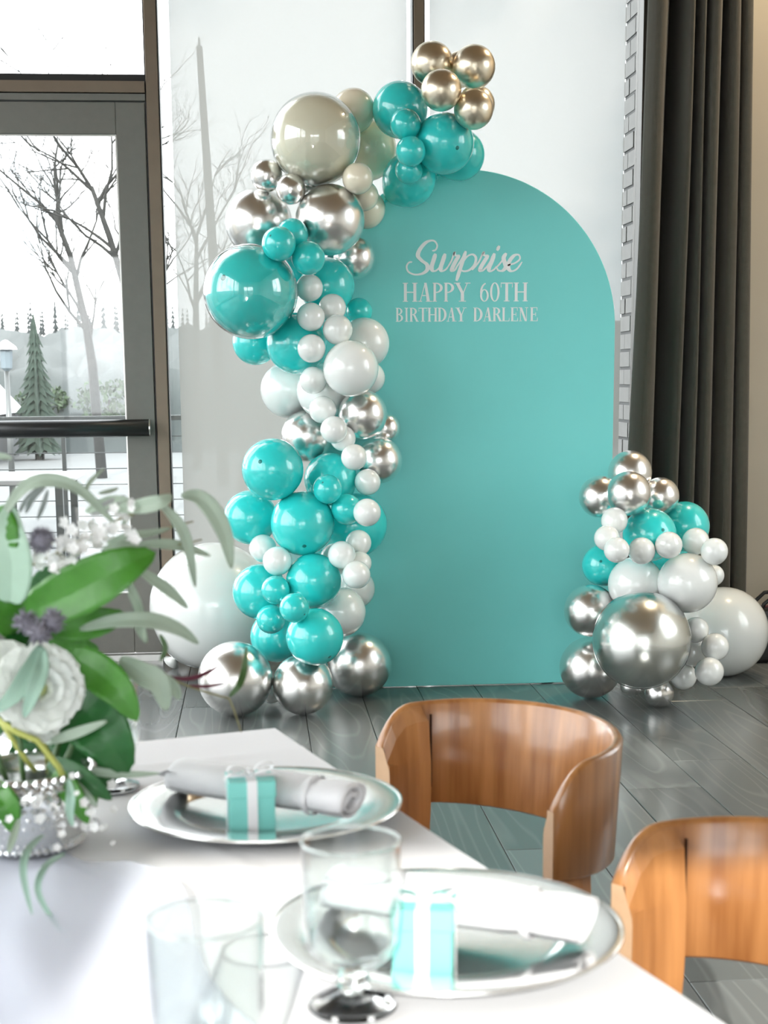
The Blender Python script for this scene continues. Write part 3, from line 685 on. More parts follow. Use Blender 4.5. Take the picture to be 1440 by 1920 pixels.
# (colour, x, y, z, radius, tip direction x, tip direction z, spot, outer skin, label, group)
BALLOONS = [
 ('silver', -0.088, 5.586, 0.140, 0.1391, 0.32, -0.36, 0, 0, 'large silver chrome balloon on the floor, leftmost of three at the garland foot', 'balloons of the tall garland'),
 ('silver', 0.163, 5.571, 0.115, 0.1135, 0.12, -0.15, 0, 0, 'silver chrome balloon on the floor, middle of three at the garland foot', 'balloons of the tall garland'),
 ('silver', 0.396, 5.885, 0.127, 0.1263, 0.72, 0.62, 0, 0, 'silver chrome balloon on the floor against the teal panel, right of three', 'balloons of the tall garland'),
 ('white', -0.185, 6.450, 0.287, 0.2728, 0.55, 0.74, 0, 0, 'huge white balloon on the floor behind the garland, in front of the glass door', 'balloons of the tall garland'),
 ('white', 0.047, 5.750, 0.049, 0.0411, -0.11, -0.36, 0, 0, 'tiny white balloon peeking out between two silver balloons at the garland foot', 'balloons of the tall garland'),
 ('champagne', 0.794, 5.875, 2.364, 0.0653, 0.33, 0.15, 0, 0, 'champagne balloon mostly hidden behind the two topmost champagne balloons', 'balloons of the tall garland'),
 ('champagne', 0.852, 5.863, 2.238, 0.0694, 0.30, -0.07, 0, 0, 'champagne balloon mostly hidden behind the lowest right champagne balloon', 'balloons of the tall garland'),
 ('champagne', 0.679, 5.794, 2.368, 0.0778, 0.35, 0.02, 0, 0, 'champagne balloon at the very top, upper left of the four-balloon tip', 'balloons of the tall garland'),
 ('champagne', 0.825, 5.733, 2.346, 0.0772, 0.09, 0.07, 0, 0, 'champagne balloon at the very top, upper right of the four-balloon tip', 'balloons of the tall garland'),
 ('champagne', 0.808, 5.625, 2.181, 0.0704, 0.24, -0.10, 0, 0, 'champagne balloon above the right teal balloons, lowest of the garland tip', 'balloons of the tall garland'),
 ('champagne', 0.687, 5.587, 2.238, 0.0715, -0.40, -0.47, 0, 0, 'champagne balloon in front at the middle of the garland tip', 'balloons of the tall garland'),
 ('teal', 0.798, 5.920, 2.065, 0.0945, 0.72, 0.62, 0, 0, 'teal balloon peeking out right behind the large teal one on the arch top', 'balloons of the tall garland'),
 ('teal', 0.604, 5.905, 1.973, 0.1003, 0.72, 0.62, 0, 0, 'teal balloon lowest of the top teal group, resting against the arch panel', 'balloons of the tall garland'),
 ('teal', 0.566, 5.843, 2.214, 0.1024, 0.26, -0.50, 0, 0, 'teal balloon at the upper left of the top group, below the champagne ones', 'balloons of the tall garland'),
 ('teal', 0.717, 5.738, 2.080, 0.1089, 0.32, -0.27, 1, 0, 'large teal balloon in front on the arch top, under the champagne balloons', 'balloons of the tall garland'),
 ('teal', 0.589, 5.758, 1.989, 0.0508, 0.12, -0.07, 0, 0, 'small teal balloon, lowest of the three in the top group', 'balloons of the tall garland'),
 ('teal', 0.571, 5.701, 2.140, 0.0558, -0.03, -0.40, 0, 0, 'small teal balloon, highest of the three in the top group', 'balloons of the tall garland'),
 ('teal', 0.585, 5.656, 2.040, 0.0536, -0.35, -0.34, 0, 0, 'small teal balloon, middle of the three in the top group', 'balloons of the tall garland'),
 ('cream', 0.396, 5.907, 2.219, 0.0814, 0.72, 0.62, 0, 0, 'cream balloon half hidden at the top behind the big glossy cream bubble', 'balloons of the tall garland'),
 ('cream', 0.455, 6.050, 2.101, 0.1165, 0.72, 0.62, 0, 0, 'cream balloon between the big glossy cream bubble and the top teal group', 'balloons of the tall garland'),
 ('cream', 0.443, 5.937, 1.869, 0.0727, 0.72, 0.62, 0, 0, 'cream balloon lowest of the cream group beside the arch edge', 'balloons of the tall garland'),
 ('cream', 0.426, 5.817, 1.904, 0.0553, -0.34, -0.21, 0, 0, 'small cream balloon, lower of the two below the cream balloons', 'balloons of the tall garland'),
 ('cream', 0.395, 5.676, 1.948, 0.0558, -0.26, -0.02, 0, 0, 'small cream balloon, upper of the two, touching the big cream bubble', 'balloons of the tall garland'),
 ('cream', 0.249, 5.758, 2.094, 0.1589, -0.47, 0.42, 0, 1, 'big glossy cream bubble balloon near the top with window reflections', 'balloons of the tall garland'),
 ('silver', 0.396, 5.936, 1.689, 0.0791, 0.72, 0.62, 0, 0, 'silver balloon against the teal panel, right below the large chrome one', 'balloons of the tall garland'),
 ('silver', 0.227, 5.859, 1.918, 0.0476, 0.19, 0.17, 0, 0, 'small silver balloon almost hidden under the big cream bubble', 'balloons of the tall garland'),
 ('silver', 0.037, 5.874, 1.814, 0.1253, -0.03, 0.45, 0, 0, 'large silver chrome balloon on the left below the small silver pair', 'balloons of the tall garland'),
 ('silver', 0.296, 5.736, 1.810, 0.1267, -0.38, 0.17, 0, 0, 'large silver chrome balloon directly below the big cream bubble', 'balloons of the tall garland'),
 ('silver', 0.069, 5.792, 1.972, 0.0585, -0.21, 0.17, 0, 0, 'small silver balloon, upper left of the pair beside the big cream bubble', 'balloons of the tall garland'),
 ('silver', 0.154, 5.708, 1.914, 0.0540, 0.23, -0.34, 0, 0, 'small silver balloon, lower right of the pair beside the big cream bubble', 'balloons of the tall garland'),
 ('teal', 0.178, 5.989, 1.632, 0.0817, 0.72, 0.62, 0, 0, 'teal balloon deep inside the garland behind the small teal trio', 'balloons of the tall garland'),
 ('teal', 0.287, 5.842, 1.581, 0.1039, -0.27, -0.42, 0, 0, 'teal balloon behind the topmost white balloon, right of the giant teal one', 'balloons of the tall garland'),
 ('teal', 0.411, 5.912, 1.490, 0.0508, -0.10, 0.47, 0, 0, 'small teal balloon against the panel above the large white balloons', 'balloons of the tall garland'),
 ('teal', 0.015, 5.952, 1.379, 0.0878, -0.14, -0.19, 0, 0, 'teal balloon half hidden below the giant teal balloon, lower left', 'balloons of the tall garland'),
 ('teal', 0.167, 5.770, 1.368, 0.1131, -0.03, -0.22, 0, 0, 'teal balloon below the giant teal balloon, beside the white chain', 'balloons of the tall garland'),
 ('teal', 0.001, 5.652, 1.550, 0.1638, -0.57, 0.25, 1, 1, 'giant glossy teal balloon sticking out at the left of the garland', 'balloons of the tall garland'),
 ('teal', 0.155, 5.641, 1.749, 0.0575, -0.34, -0.26, 0, 0, 'small teal balloon, rearmost of the trio between the large silver balloons', 'balloons of the tall garland'),
 ('teal', 0.104, 5.539, 1.708, 0.0602, -0.50, 0.40, 1, 0, 'small teal balloon, left of the trio above the giant teal balloon', 'balloons of the tall garland'),
 ('teal', 0.209, 5.586, 1.663, 0.0600, 0.15, -0.07, 0, 0, 'small teal balloon, lower right of the trio just above the white chain', 'balloons of the tall garland'),
 ('white', 0.424, 5.833, 1.370, 0.0946, 0.48, -0.49, 0, 0, 'large white balloon behind the front one, nearest the panel at mid height', 'balloons of the tall garland'),
 ('white', 0.447, 5.914, 1.241, 0.0615, -0.44, 0.28, 0, 0, 'white balloon sliver right behind the large front white balloon', 'balloons of the tall garland'),
 ('white', 0.138, 6.008, 1.197, 0.1079, -0.09, -0.46, 0, 0, 'white balloon at the left edge below the teal ones at mid height', 'balloons of the tall garland'),
 ('white', 0.271, 5.838, 1.193, 0.1051, 0.05, 0.49, 0, 0, 'white balloon at mid height behind the lower small white chain', 'balloons of the tall garland'),
 ('white', 0.358, 5.611, 1.274, 0.1009, 0.02, -0.15, 0, 0, 'large white balloon in front at mid height, right of the white chain', 'balloons of the tall garland'),
 ('silver', 0.509, 5.937, 1.047, 0.0590, 0.72, 0.62, 0, 0, 'small silver balloon rightmost at mid height, almost hidden behind another silver', 'balloons of the tall garland'),
 ('silver', 0.204, 5.916, 1.021, 0.0987, 0.72, 0.62, 0, 0, 'silver balloon on the left below the mid-height white balloons', 'balloons of the tall garland'),
 ('silver', 0.408, 5.733, 1.106, 0.0917, 0.44, -0.45, 0, 0, 'silver balloon on the right directly below the large front white balloon', 'balloons of the tall garland'),
 ('silver', 0.479, 5.860, 0.928, 0.0882, -0.26, -0.45, 0, 0, 'silver balloon at the right edge, lowest of the mid-height silver ones', 'balloons of the tall garland'),
 ('teal', 0.385, 5.900, 0.675, 0.1246, 0.72, 0.62, 0, 0, 'teal balloon behind the white chain, right edge of the lower teal group', 'balloons of the tall garland'),
 ('teal', 0.289, 5.819, 0.860, 0.1017, -0.24, -0.09, 0, 0, 'teal balloon behind the small teal pair, upper right of the lower teal group', 'balloons of the tall garland'),
 ('teal', -0.018, 5.883, 0.714, 0.1049, -0.19, -0.45, 0, 0, 'teal balloon at the far left of the lower teal group', 'balloons of the tall garland'),
 ('teal', 0.068, 5.696, 0.908, 0.1150, -0.40, 0.30, 1, 0, 'large teal balloon at the upper left of the lower teal group', 'balloons of the tall garland'),
 ('teal', 0.176, 5.716, 0.704, 0.1203, 0.02, -0.62, 1, 0, 'large teal balloon in front at the centre of the lower teal group', 'balloons of the tall garland'),
 ('teal', 0.269, 5.654, 0.835, 0.0544, -0.35, 0.50, 1, 0, 'small teal balloon, upper of the pair in the lower teal group', 'balloons of the tall garland'),
 ('teal', 0.341, 5.690, 0.756, 0.0580, -0.42, -0.19, 0, 0, 'small teal balloon, lower of the pair in the lower teal group', 'balloons of the tall garland'),
 ('white', 0.299, 5.716, 1.495, 0.0510, -0.39, 0.04, 0, 0, 'small white balloon tucked behind the chain, right of its second balloon', 'balloons of the tall garland'),
 ('white', 0.216, 5.709, 1.566, 0.0498, 0.42, 0.10, 0, 0, 'small white balloon, topmost of the chain, below the small teal trio', 'balloons of the tall garland'),
 ('white', 0.217, 5.647, 1.460, 0.0513, 0.36, -0.29, 0, 0, 'small white balloon, second from the top of the chain', 'balloons of the tall garland'),
 ('white', 0.314, 5.653, 1.414, 0.0545, -0.48, 0.04, 0, 0, 'small white balloon overlapping the large white balloon nearest the panel', 'balloons of the tall garland'),
 ('white', 0.216, 5.618, 1.347, 0.0512, -0.01, 0.07, 0, 0, 'small white balloon, third from the top of the chain, over a teal balloon', 'balloons of the tall garland'),
 ('white', 0.223, 5.677, 1.233, 0.0500, -0.12, 0.13, 0, 0, 'small white balloon of the chain, left of the large front white balloon', 'balloons of the tall garland'),
 ('white', 0.256, 5.674, 1.126, 0.0502, 0.23, 0.41, 0, 0, 'small white balloon of the chain at the bottom of the mid-height whites', 'balloons of the tall garland'),
 ('white', 0.329, 5.661, 1.021, 0.0473, -0.19, -0.05, 0, 0, 'small white balloon tucked behind another where the chain crosses the silver ones', 'balloons of the tall garland'),
 ('white', 0.292, 5.580, 1.055, 0.0495, 0.33, -0.28, 0, 0, 'small white balloon of the chain in front of the left mid-height silver balloon', 'balloons of the tall garland'),
 ('white', 0.366, 5.606, 0.954, 0.0480, -0.38, -0.19, 0, 0, 'small white balloon of the chain over the lowest mid-height silver balloon', 'balloons of the tall garland'),
 ('white', 0.426, 5.759, 0.852, 0.0495, -0.41, 0.27, 0, 0, 'small white balloon of the chain below the silver ones, against the panel', 'balloons of the tall garland'),
 ('white', 0.412, 5.609, 0.750, 0.0513, 0.32, -0.19, 0, 0, 'small white balloon of the chain right of the lower small teal pair', 'balloons of the tall garland'),
 ('white', 0.387, 5.736, 0.624, 0.0496, -0.37, -0.42, 0, 0, 'small white balloon at the lower end of the long white chain', 'balloons of the tall garland'),
 ('white', 0.304, 5.784, 0.559, 0.0613, -0.26, -0.42, 0, 0, 'white balloon deep behind the lower small white group', 'balloons of the tall garland'),
 ('white', 0.133, 5.863, 0.557, 0.0495, -0.07, 0.08, 0, 0, 'small white balloon deep behind the front lower teal balloons', 'balloons of the tall garland'),
 ('white', 0.322, 5.795, 0.352, 0.0947, -0.25, -0.44, 0, 0, 'white balloon low on the right, above the right floor silver balloon', 'balloons of the tall garland'),
 ('white', 0.384, 5.940, 0.421, 0.0800, 0.72, 0.62, 0, 0, 'white balloon low on the right, pressed against the panel', 'balloons of the tall garland'),
 ('white', 0.388, 5.676, 0.554, 0.0442, -0.30, -0.21, 0, 0, 'small white balloon half hidden in the lower right white group', 'balloons of the tall garland'),
 ('white', 0.317, 5.621, 0.593, 0.0516, -0.13, -0.40, 0, 0, 'small white balloon, left one of the lower right white group', 'balloons of the tall garland'),
 ('white', 0.367, 5.565, 0.524, 0.0522, -0.08, -0.19, 0, 0, 'small white balloon, lowest in front of the lower right white group', 'balloons of the tall garland'),
 ('white', 0.026, 5.782, 0.605, 0.0528, 0.25, 0.06, 0, 0, 'small white balloon, left of the pair above the bottom teal group', 'balloons of the tall garland'),
 ('white', 0.078, 5.653, 0.570, 0.0547, 0.40, 0.15, 0, 0, 'small white balloon, right of the pair above the bottom teal group', 'balloons of the tall garland'),
 ('teal', 0.012, 5.808, 0.435, 0.1066, 0.26, 0.07, 0, 0, 'teal balloon at the left of the bottom teal group beside the huge white one', 'balloons of the tall garland'),
 ('teal', 0.071, 5.872, 0.249, 0.1021, -0.06, 0.32, 0, 0, 'teal balloon low at the left, just above the floor silver balloons', 'balloons of the tall garland'),
 ('teal', 0.213, 5.667, 0.491, 0.1042, 0.16, 0.45, 0, 0, 'teal balloon at the upper right of the bottom teal group', 'balloons of the tall garland'),
 ('teal', 0.207, 5.489, 0.308, 0.1054, 0.48, -0.60, 1, 0, 'teal balloon lowest in front of the bottom teal group', 'balloons of the tall garland'),
 ('teal', 0.069, 5.612, 0.467, 0.0535, -0.23, 0.31, 0, 0, 'small teal balloon, highest of the trio in the bottom group', 'balloons of the tall garland'),
 ('teal', 0.050, 5.681, 0.347, 0.0553, -0.12, -0.37, 0, 0, 'small teal balloon, lowest left of the trio in the bottom group', 'balloons of the tall garland'),
 ('teal', 0.133, 5.418, 0.427, 0.0537, 0.64, -0.35, 1, 0, 'small teal balloon, right one of the trio in the bottom group', 'balloons of the tall garland'),
 ('silver', 1.289, 5.734, 0.122, 0.1206, -0.24, 0.18, 0, 0, 'silver balloon on the floor at the lower left of the small cluster', 'balloons of the small floor cluster'),
 ('white', 1.931, 6.105, 0.188, 0.1867, -0.21, -0.44, 0, 0, 'huge white balloon on the floor at the right end of the small cluster', 'balloons of the small floor cluster'),
 ('silver', 1.510, 5.534, 0.056, 0.0546, 0.26, 0.06, 0, 0, 'tiny silver balloon on the floor in front of the small cluster', 'balloons of the small floor cluster'),
 ('silver', 1.406, 5.550, 0.085, 0.0425, -0.47, -0.45, 0, 0, 'tiny silver balloon half hidden under the giant silver bubble', 'balloons of the small floor cluster'),
 ('silver', 1.267, 5.656, 0.358, 0.0998, -0.37, -0.14, 0, 0, 'silver balloon at the left of the small cluster, above another silver one', 'balloons of the small floor cluster'),
 ('teal', 1.330, 5.733, 0.522, 0.0802, -0.30, 0.30, 1, 0, 'teal balloon at the left of the small cluster, against the panel edge', 'balloons of the small floor cluster'),
 ('teal', 1.611, 5.844, 0.541, 0.0840, 0.11, -0.27, 0, 0, 'teal balloon glimpsed behind the white row of the small cluster', 'balloons of the small floor cluster'),
 ('white', 1.424, 5.588, 0.465, 0.1046, -0.07, -0.14, 0, 0, 'white balloon above the giant silver bubble, left of the large pair', 'balloons of the small floor cluster'),
 ('white', 1.583, 5.450, 0.486, 0.1102, -0.17, -0.49, 0, 0, 'white balloon above the giant silver bubble, right of the large pair', 'balloons of the small floor cluster'),
 ('white', 1.630, 5.515, 0.215, 0.0562, 0.08, 0.33, 0, 0, 'white balloon squeezed behind the lower white trio of the small cluster', 'balloons of the small floor cluster'),
 ('white', 1.714, 5.558, 0.498, 0.0402, 0.23, -0.40, 0, 0, 'tiny white balloon at the right edge under the row by the curtain', 'balloons of the small floor cluster'),
 ('silver', 1.395, 5.369, 0.290, 0.1733, 0.03, -0.33, 0, 1, 'giant silver chrome bubble in front of the small cluster', 'balloons of the small floor cluster'),
 ('teal', 1.644, 5.723, 0.668, 0.0965, 0.21, -0.05, 0, 0, 'teal balloon in front of the dark curtain, right of the teal pair', 'balloons of the small floor cluster'),
 ('teal', 1.460, 5.539, 0.657, 0.0992, 0.25, 0.27, 1, 0, 'teal balloon below the silver tip of the small cluster, left of the pair', 'balloons of the small floor cluster'),
 ('silver', 1.538, 5.688, 0.789, 0.0711, -0.38, -0.18, 0, 0, 'silver balloon at the right of the four-balloon tip by the curtain', 'balloons of the small floor cluster'),
 ('silver', 1.292, 5.635, 0.794, 0.0782, 0.41, -0.04, 0, 0, 'silver balloon at the left of the four-balloon tip, over the panel', 'balloons of the small floor cluster'),
 ('silver', 1.417, 5.683, 0.880, 0.0828, -0.07, -0.06, 0, 0, 'silver balloon at the very top of the small cluster', 'balloons of the small floor cluster'),
 ('silver', 1.368, 5.499, 0.815, 0.0813, 0.27, 0.44, 0, 0, 'silver balloon in front at the centre of the small cluster tip', 'balloons of the small floor cluster'),
 ('white', 1.303, 5.443, 0.721, 0.0486, 0.03, 0.47, 0, 0, 'small white balloon, highest at the left end of the curved white row', 'balloons of the small floor cluster'),
 ('white', 1.262, 5.382, 0.664, 0.0462, 0.10, -0.40, 0, 0, 'small white balloon, leftmost of the curved white row', 'balloons of the small floor cluster'),
 ('white', 1.279, 5.300, 0.630, 0.0456, 0.31, -0.08, 0, 0, 'small white balloon, third from the left in the curved white row', 'balloons of the small floor cluster'),
 ('white', 1.399, 5.414, 0.612, 0.0495, -0.45, 0.48, 0, 0, 'small white balloon, fourth from the left in the curved white row', 'balloons of the small floor cluster'),
 ('white', 1.495, 5.399, 0.633, 0.0494, -0.47, 0.08, 0, 0, 'small white balloon, fifth from the left in the curved white row', 'balloons of the small floor cluster'),
 ('white', 1.624, 5.499, 0.634, 0.0504, -0.02, 0.38, 0, 0, 'small white balloon, sixth in the curved white row, under a teal balloon', 'balloons of the small floor cluster'),
 ('white', 1.662, 5.389, 0.608, 0.0495, -0.11, -0.28, 0, 0, 'small white balloon, rightmost of the curved white row by the curtain', 'balloons of the small floor cluster'),
 ('white', 1.626, 5.469, 0.306, 0.0477, -0.22, -0.30, 0, 0, 'small white balloon right beside the giant silver bubble, upper of three', 'balloons of the small floor cluster'),
 ('white', 1.684, 5.415, 0.250, 0.0513, 0.06, -0.14, 0, 0, 'small white balloon lying against the huge white balloon, middle of the lower group', 'balloons of the small floor cluster'),
 ('white', 1.649, 5.363, 0.168, 0.0529, 0.25, -0.26, 0, 0, 'small white balloon below another, lower right of the small cluster', 'balloons of the small floor cluster'),
 ('white', 1.603, 5.540, 0.117, 0.0506, -0.15, -0.25, 0, 0, 'small white balloon low beside the giant silver bubble, near the floor', 'balloons of the small floor cluster'),
]
for col, x, y, z, r, tx, tz, spot, skin, lab, grp in BALLOONS:
    o = bpy.data.objects.new(col + '_balloon', BM[col]); C.objects.link(o)
    o.location = (x, y, z); o.scale = (r, r, r * random.uniform(1.0, 1.03))
    d = Vector((tx, -math.sqrt(max(.01, 1 - tx * tx - tz * tz)), tz)).normalized()
    o.rotation_euler = d.to_track_quat('Z', 'Y').to_euler()
    tag(o, lab, 'balloon', grp)
    k = bpy.data.objects.new('knot', KM[col]); C.objects.link(k); k.parent = o
    if r < .075: k.scale = (1.2, 1.2, 1)
    if spot:
        k = bpy.data.objects.new('tip_spot', TM); C.objects.link(k); k.parent = o
    if skin:
        k = bpy.data.objects.new('clear_outer_skin', SK); C.objects.link(k); k.parent = o; k.scale = (1.035, 1.035, 1.035)

# handbag at the right edge
hb = empty('handbag', (2.33, 6.42, 0)); tag(hb, 'black handbag standing on the floor at the right edge by the wall', 'bag')
o = MB().box(-.19, -.07, 0, .19, .07, .24).build('body', 'bag', hb); bevel(o, .03, 4)
MB().box(-.15, -.02, .235, .15, .02, .245).build('lining', 'baglining', hb)
for sy in (-1, 1):
    MB().tube([(-.15, sy * .05, .22), (-.14, sy * .055, .26), (-.10, sy * .06, .295), (0, sy * .06, .305), (.10, sy * .06, .295), (.14, sy * .055, .26), (.15, sy * .05, .22)], .009, 8).build('handle', 'bag', hb, True)

# ------------------------------------------------------------------ dining table and cloth
TA = math.radians(17.4)
TC = Vector((.021, 2.107)); ew = Vector((-math.sin(TA), math.cos(TA))); lw = Vector((-math.cos(TA), -math.sin(TA)))  # along the edge away, across to the left
TLEN, TWID, TZ = 2.4, .92, .75
tb = empty('dining_table', (TC.x, TC.y, 0), TA); tag(tb, 'long dining table hidden under the white cloth', 'table')
# local axes: x to the right, y away ; top spans x -TWID..0, y -TLEN..0
MB().box(-TWID + .004, -TLEN + .004, TZ - .035, -.004, -.004, TZ - .006).build('tabletop', 'tablewood', tb)
for a in (-TWID + .08, -.08):
    for c in (-TLEN + .08, -.08): MB().box(a - .03, c - .03, 0, a + .03, c + .03, TZ - .035).build('leg', 'tablewood', tb)
def cloth():
    nx, ny = 93, 200; P = []
    def top(x, y):
        z = TZ
        z += .0022 * math.exp(-((y + .125 - .04 * x) / .006) ** 2)               # fold crease along the far end
        z += .0020 * math.exp(-(((x + .21) + .28 * (y + .62)) / .005) ** 2) * (1 if -.85 < y < -.5 else 0)
        z += .0018 * math.exp(-((x + TWID / 2) / .006) ** 2)
        z += .0008 * math.sin(9 * x + 4 * y) + .0006 * math.sin(13 * y - 5 * x)
        return z
    for j in range(ny + 1):
        y = -TLEN + TLEN * j / ny; P.append([(-TWID + TWID * i / nx, y, top(-TWID + TWID * i / nx, y)) for i in range(nx + 1)])
    b = MB().grid(P)
    # skirt: walk the rim and drop in soft folds
    rim = [(-TWID + TWID * i / 46, 0, 0, 1) for i in range(47)] + [(0, -TLEN * i / 110, 1, 0) for i in range(111)] + [(-TWID * i / 46, -TLEN, 0, -1) for i in range(47)] + [(-TWID, -TLEN + TLEN * i / 110, -1, 0) for i in range(111)]
    rows = []; acc = 0
    for k, (zz, amp) in enumerate(((0, 0), (.008, .0), (.03, .002), (.08, .005), (.14, .008), (.19, .010), (.24, .012))):
        rowp = []
        for i, (x, y, nx_, ny_) in enumerate(rim):
            s = (x - y) * 22 + (0 if nx_ == 0 else 1.0); off = (.006 if k else 0) + amp * (1 + math.sin(s)) + .4 * amp * math.sin(2.3 * s)
            zt = top(x, y) if k == 0 else TZ - zz
            rowp.append((x + nx_ * off, y + ny_ * off, zt))
        rows.append(rowp)
    b.grid(rows)
    o = b.build('tablecloth', 'cloth', None, True); o.location = (TC.x, TC.y, 0); o.rotation_euler = (0, 0, TA)
    tag(o, 'white cloth covering the long dining table', 'tablecloth'); fix_normals(o)
    return o
cloth()
def tl(wx, wy):   # world -> table local
    d = Vector((wx - TC.x, wy - TC.y)); ax = Vector((math.cos(TA), math.sin(TA))); return d.dot(ax), d.dot(ew)
# sheer runner along the middle
def runner():
    rr = random.Random(3); P = []; ny, nx = 120, 26
    for j in range(ny + 1):
        y = -TLEN + .05 + (TLEN - .25) * j / ny; hw = .145 + .02 * math.sin(5 * y) + .012 * math.sin(17 * y)
        row = []
        for i in range(nx + 1):
            u = -1 + 2 * i / nx; xx = -TWID / 2 - .03 + u * hw + .012 * math.sin(11 * y + 3 * u)
            fl_ = min([1.] + [max(0., (math.hypot(xx - gx, y - gy) - gr) / .08) for gx, gy, gr in ((-.40, -1.078, .05), (-.413, -.428, .085), (-.302, -.953, .05))])
            row.append((xx, y, TZ + .0028 + fl_ * (.002 + .011 * (1 + math.sin(u * 9 + 3 * math.sin(4 * y))) * (.4 + .6 * abs(math.sin(3 * y))) + .003 * (1 + math.sin(23 * y + 5 * u)))))
        P.append(row)
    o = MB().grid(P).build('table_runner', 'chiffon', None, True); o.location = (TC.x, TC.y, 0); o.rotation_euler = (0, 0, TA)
    tag(o, 'sheer white chiffon runner with bluish shade in its colour, rumpled along the table middle', 'table runner')
runner()

# ------------------------------------------------------------------ place settings
def charger(x, y, label):
    r = empty('charger_plate', (x, y, TZ + .0035)); tag(r, label, 'plate', 'silver charger plates')
    MB().lathe([(.0005, .005), (.092, .005), (.097, .006), (.102, .011), (.108, .0135), (.148, .0165), (.1525, .016), (.153, .0145), (.148, .0135), (.108, .010), (.100, .003), (.095, .0), (.0005, .0)], 96).build('dish', 'plate', r, True)
    pr = MB(); 
    pr.lathe([(.1525, .016), (.1532, .0168), (.1526, .0176), (.151, .0172)], 96).build('rim_edge', 'plate', r, True)
    return r
PL = [(.157, 1.248), (.005, 1.658)]
charger(*PL[0], 'silver charger plate nearest the viewer, beside the front goblet')
charger(*PL[1], 'silver charger plate farther away, near the far table end')
charger(-.46, 1.905, 'silver charger plate at the far left, behind the flowers')

def gift(x, y, rz, z, label):
    r = empty('gift_box', (x, y, z), rz); tag(r, label, 'gift box', 'turquoise gift boxes with white bows')
    h = .0255; H = .056
    bevel(MB().box(-h + .0012, -h + .0012, 0, h - .0012, h - .0012, H - .004).build('box', 'tiffany', r), .0008, 1)
    bevel(MB().box(-h, -h, H - .018, h, h, H).build('lid', 'tiffany', r), .0008, 1)
    w_ = .0055; e = .0006
    b = MB()
    b.box(-w_, -h - e, 0, w_, -h, H + e); b.box(-w_, h, 0, w_, h + e, H + e); b.box(-w_, -h, H, w_, h, H + e)
    b.box(-h - e, -w_, 0, -h, w_, H + e); b.box(h, -w_, 0, h + e, w_, H + e); b.box(-h, -w_, H + e, h, w_, H + 2 * e)
    b.build('ribbon', 'ribbon', r)
    bow = MB()
    for s in (-1, 1):
        P = []
        for i in range(17):
            t = i / 16.; a = t * 2 * PI
            cx = s * (.0035 + .011 * (1 - math.cos(a)) ); cz = H + .003 + .0075 * math.sin(a) * (1 if t < .5 else .35) + .005 * (1 - math.cos(a)) * .5
            P.append([(cx, v + s * .004 * (1 - math.cos(a)), cz) for v in (-.0045, 0, .0045)])
        bow.grid(P)
        P = []
        for i in range(9):
            t = i / 8.; P.append([(s * (.003 + .027 * t), -.010 - .012 * t + v, H + .004 + .007 * math.sin(t * 3) - .002 * t) for v in (-.0038, .0038)])
        bow.grid(P)
    bow.tube([(0, -.006, H + .004), (0, .006, H + .004)], .0045, 8)
    o = bow.build('bow', 'ribbon', r, True); md = o.modifiers.new('thickness', 'SOLIDIFY'); md.thickness = .0006
ZP = TZ + .0035 + .005
gift(.131, 1.184, math.radians(-11), ZP + .0005, 'turquoise gift box with white bow on the nearest plate, behind the goblet')
gift(-.012, 1.598, math.radians(5), ZP + .0005, 'turquoise gift box with white bow on the farther plate')
gift(-.268, 1.815, math.radians(-6), ZP + .0105, 'turquoise gift box half hidden behind the flowers at the left edge')

def napkin(ax, ay, bx, by, rad, label):
    A = Vector((ax, ay, ZP + rad + .006)); B = Vector((bx, by, ZP + rad + .009)); d = (B - A); L_ = d.length; d.normalize()
    sd = Vector((0, 0, 1)).cross(d).normalized(); upv = d.cross(sd)
    root = empty('rolled_napkin', ((ax + bx) / 2, (ay + by) / 2, ZP)); tag(root, label, 'napkin', 'rolled grey napkins')
    base = Vector(root.location); P = []; n = 30
    for i in range(n + 1):
        t = i / n; row = []
        for k in range(61):
            th = k / 60. * 2 * PI * 2.6; rr_ = rad * (1.0 - .26 * (1 - k / 60.)) * (1 + .03 * math.sin(3 * th + 7 * t) + .06 * math.sin(t * 3.1) * 1)
            if k < 30: rr_ = rad * (.35 + .5 * k / 30.)
            rr_ *= 1 - .10 * math.exp(-((t - .80) / .05) ** 2)
            q = A + d * (L_ * t + .004 * math.sin(th)) + (sd * math.cos(th) * 1.08 + upv * math.sin(th) * .86) * rr_
            row.append(q - base)
        P.append(row)
    o = MB().grid(P).build('cloth_roll', 'napkin', root, True)
    md = o.modifiers.new('thickness', 'SOLIDIFY'); md.thickness = .0012
    # tuck band
    P = []
    for i in range(4):
        row = []
        for k in range(33):
            th = 2 * PI * k / 32; q = A + d * (L_ * (.775 + .012 * i)) + (sd * math.cos(th) * 1.08 + upv * math.sin(th) * .86) * rad * (1.0 if i in (0, 3) else 1.05); row.append(q - base)
        P.append(row)
    MB().grid(P).build('fold_band', 'napkin', root, True)
    # loose folded flap at the open end
    P = []
    for i in range(9):
        row = []
        for k in range(7):
            u = i / 8.; v = k / 6. - .5
            q = A + d * (L_ * (.05 - .10 * u)) + sd * (v * .07 * (1 - .3 * u)) + Vector((0, 0, rad * .5 - .010 * u + .004 * math.sin(8 * v))); row.append(q - base)
        P.append(row)
    MB().grid(P).build('flap', 'napkin', root, True)
napkin(.062, 1.305, .268, 1.185, .024, 'rolled grey napkin on the nearest plate')
napkin(-.095, 1.715, .098, 1.572, .024, 'rolled grey napkin on the farther plate')

